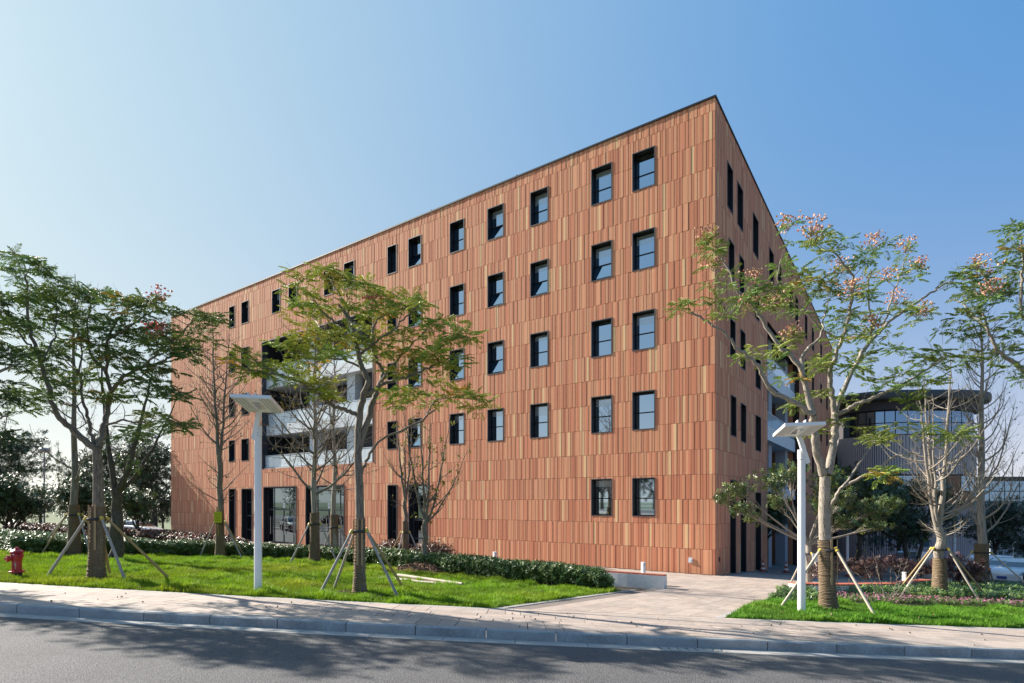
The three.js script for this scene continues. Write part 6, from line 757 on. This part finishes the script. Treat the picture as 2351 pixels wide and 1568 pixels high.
// ---------------------------------------------------------------- parked cars
const tyreMat = M('tyre', 0.018, 0.018, 0.019, 0.8), rimMat = M('alloy rim', 0.55, 0.56, 0.58, 0.3, { metalness: 0.9 }), carGlass = M('car glass', 0.02, 0.028, 0.035, 0.05, { clearcoat: 1, clearcoatRoughness: 0.02 }), lightGlass = M('headlight glass', 0.75, 0.78, 0.8, 0.1, { clearcoat: 1 }), tailMat = M('tail light red', 0.45, 0.02, 0.03, 0.2), blackTrim = M('black car trim', 0.02, 0.02, 0.022, 0.5);
function car(label, X, D, heading, paint, k = {}) {
  const L = k.L ?? 4.6, Wd = k.W ?? 1.8, Hh = k.H ?? 1.48, g = thing('parked_car', label, 'car', S(X, D, k.h ?? -0.02), 0, 'parked cars'); const p = M(k.paint ?? 'car paint', ...paint, 0.3, { clearcoat: 1, clearcoatRoughness: 0.05 });
  const fwd = RT.clone().multiplyScalar(Math.sin(heading)).addScaledVector(FW, Math.cos(heading)), up = V(0, 1, -SLOPE).normalize(), f = fwd.addScaledVector(up, -fwd.dot(up)).normalize(); g.quaternion.setFromRotationMatrix(new THREE.Matrix4().makeBasis(f, up, f.clone().cross(up)));   // local x forwards, z to the right
  const S2 = (pts) => { const s = new THREE.Shape(); pts.forEach(([x, y], i) => i ? s.lineTo(x * L, y * Hh) : s.moveTo(x * L, y * Hh)); s.closePath(); return s; };
  const van = k.van, body = van ? [[-0.5, 0.2], [-0.49, 0.62], [-0.46, 0.68], [0.3, 0.66], [0.46, 0.56], [0.5, 0.42], [0.5, 0.2], [0.46, 0.15], [-0.48, 0.15]] : [[-0.5, 0.28], [-0.49, 0.58], [-0.44, 0.66], [-0.2, 0.665], [0.22, 0.655], [0.40, 0.59], [0.47, 0.52], [0.5, 0.42], [0.5, 0.24], [0.47, 0.16], [-0.47, 0.16]];
  const roof = van ? [[-0.47, 0.66], [-0.43, 0.93], [-0.38, 0.985], [-0.05, 1.0], [0.12, 0.97], [0.32, 0.64]] : [[-0.42, 0.65], [-0.28, 0.93], [-0.2, 0.985], [-0.03, 1.0], [0.06, 0.975], [0.25, 0.645]];
  const taper = (geo, y0, amt, round) => { const q = geo.attributes.position; for (let i = 0; i < q.count; i++) { const y = q.getY(i) / Hh, x = q.getX(i) / L; let z = q.getZ(i); if (y > y0) z *= 1 - amt * (y - y0) / (1 - y0); z *= 1 - round * Math.pow(Math.abs(x) * 2, 6); if (y < 0.3) z *= 1 - 0.06 * (0.3 - y) / 0.3; q.setZ(i, z); } geo.computeVertexNormals(); return geo; };
  const ext = (pts, w, b) => { const e = new THREE.ExtrudeGeometry(S2(pts), { depth: w - 2 * b, bevelEnabled: true, bevelSize: b * 0.6, bevelThickness: b, bevelSegments: 4, steps: 1, curveSegments: 6 }); e.translate(0, 0, -(w - 2 * b) / 2); return e; };
  mesh('body', taper(ext(body, Wd, 0.12), 0.5, 0.1, 0.16), p, g); mesh('cabin', taper(ext(roof, Wd - 0.08, 0.1), 0.62, 0.24, 0.1), p, g);
  const shrink = (pts, s, dx = 0) => { const cy = 0.8; return pts.map(([x, y]) => [(x + 0.08) * s - 0.08 + dx, cy + (y - cy) * s * 0.86]); };
  const side = van ? [[-0.42, 0.69], [-0.39, 0.91], [0.1, 0.92], [0.26, 0.69]] : [[-0.36, 0.68], [-0.25, 0.91], [0.04, 0.93], [0.2, 0.68]]; const wz = (y) => (Wd - 0.08) / 2 * (1 - 0.24 * Math.max(0, y - 0.62) / 0.38) + 0.006;
  for (const sz of [-1, 1]) { for (const [a, b] of [[0, 0.47], [0.5, 1]]) { const t = new Tris(); const lerp = (u, i, j) => side[i][0] + (side[j][0] - side[i][0]) * u; const q = [[lerp(a, 0, 3), 0.69], [lerp(a, 1, 2), 0.915], [lerp(b, 1, 2), 0.915], [lerp(b, 0, 3), 0.69]].map(([x, y]) => V(x * L, y * Hh, sz * wz(y))); sz > 0 ? t.quad(q[0], q[3], q[2], q[1]) : t.quad(q[0], q[1], q[2], q[3]); mesh('side_window', t.geo(), carGlass, g); } }
  const scr = (x0, y0, x1, y1, n) => { const t = new Tris(), a = wz(y0) - 0.1, b = wz(y1) - 0.1; const off = V(-(y1 - y0) * Hh, (x1 - x0) * L, 0).normalize().multiplyScalar(0.035); if (off.x * (x0 > 0 ? 1 : -1) < 0) off.negate(); t.quad(V(x0 * L, y0 * Hh, -a).add(off), V(x0 * L, y0 * Hh, a).add(off), V(x1 * L, y1 * Hh, b).add(off), V(x1 * L, y1 * Hh, -b).add(off)); mesh(n, t.geo(), carGlass, g); };
  if (van) { scr(0.31, 0.67, 0.14, 0.94, 'windscreen'); scr(-0.465, 0.7, -0.435, 0.92, 'rear_window'); } else { scr(0.24, 0.67, 0.08, 0.95, 'windscreen'); scr(-0.41, 0.68, -0.29, 0.92, 'rear_window'); }
  for (const fx of [0.305, -0.3]) for (const sz of [-1, 1]) { const w = part(g, 'wheel'); w.position.set(fx * L, 0.32, sz * (Wd / 2 - 0.1)); const ty = new THREE.TorusGeometry(0.255, 0.075, 10, 28); ty.scale(1, 1, 1.3); mesh('tyre', ty, tyreMat, w); const spokes = []; for (let i = 0; i < 10; i++) { const b = new THREE.BoxGeometry(0.2, 0.035, 0.03); b.translate(0.1, 0, sz * 0.06); b.rotateZ(i * 0.628); spokes.push(b); } const hub = new THREE.CylinderGeometry(0.05, 0.05, 0.05, 12); hub.rotateX(Math.PI / 2); hub.translate(0, 0, sz * 0.06); const rr = new THREE.TorusGeometry(0.205, 0.022, 6, 28); rr.translate(0, 0, sz * 0.06); mesh('rim', join([...spokes, hub, rr]), rimMat, w); const bk = new THREE.CylinderGeometry(0.33, 0.33, 0.02, 24); bk.rotateX(Math.PI / 2); bk.translate(0, 0.0, sz * 0.03); mesh('hub_plate', bk, blackTrim, w); const arch = new THREE.TorusGeometry(0.37, 0.035, 6, 20, Math.PI); arch.translate(0, 0.02, sz * 0.075); mesh('arch', arch, blackTrim, w); }
  for (const sz of [-1, 1]) { const hl = new THREE.SphereGeometry(0.13, 14, 10); hl.scale(1.5, 0.62, 1); hl.translate(L * 0.445, Hh * 0.475, sz * Wd * 0.37); mesh('headlight', hl, lightGlass, g); const tl = new THREE.SphereGeometry(0.12, 12, 8); tl.scale(0.8, 0.9, 1.2); tl.translate(-L * 0.465, Hh * 0.58, sz * Wd * 0.39); mesh('tail_light', tl, tailMat, g); const mir = new THREE.SphereGeometry(0.1, 10, 8); mir.scale(0.8, 0.65, 1); mir.translate(L * 0.17, Hh * 0.69, sz * (Wd / 2 + 0.05)); mesh('mirror', mir, p, g); }
  mesh('grille', chamferBox(0.05, 0.16, Wd * 0.48, 0.01).translate(L * 0.497, Hh * 0.42, 0), blackTrim, g); mesh('bumper', chamferBox(0.06, 0.12, Wd * 0.7, 0.01).translate(L * 0.497, Hh * 0.24, 0), blackTrim, g); mesh('number_plate', bx(L * 0.525, Hh * 0.27, -0.22, L * 0.53, Hh * 0.36, 0.22), M('blue number plate', 0.02, 0.06, 0.32, 0.4), g);
  return g;
}
const WHITE = [0.74, 0.75, 0.76];
car('white saloon car parked nearest on the right, front wheel in view', 28.3, 30.6, -1.95, WHITE);
car('white hatchback car parked behind the nearest white saloon', 30.5, 34.2, -1.9, WHITE, { H: 1.5 });
car('white van like car, farthest white one in the car park', 33.5, 39.5, -1.9, WHITE, { van: true, H: 1.62, L: 4.7 });
car('grey estate car with red tail lights half hidden behind the pale leafless tree', 30.2, 41.5, 1.0, [0.16, 0.17, 0.185], { van: true, H: 1.65 });
car('black car at the right picture edge with a blue number plate', 27.1, 27.0, -1.9, [0.02, 0.022, 0.026]);
car('white car parked at the far left behind the many stemmed evergreen', -33.2, 49.5, 1.9, WHITE);
renderer.render(scene, camera);
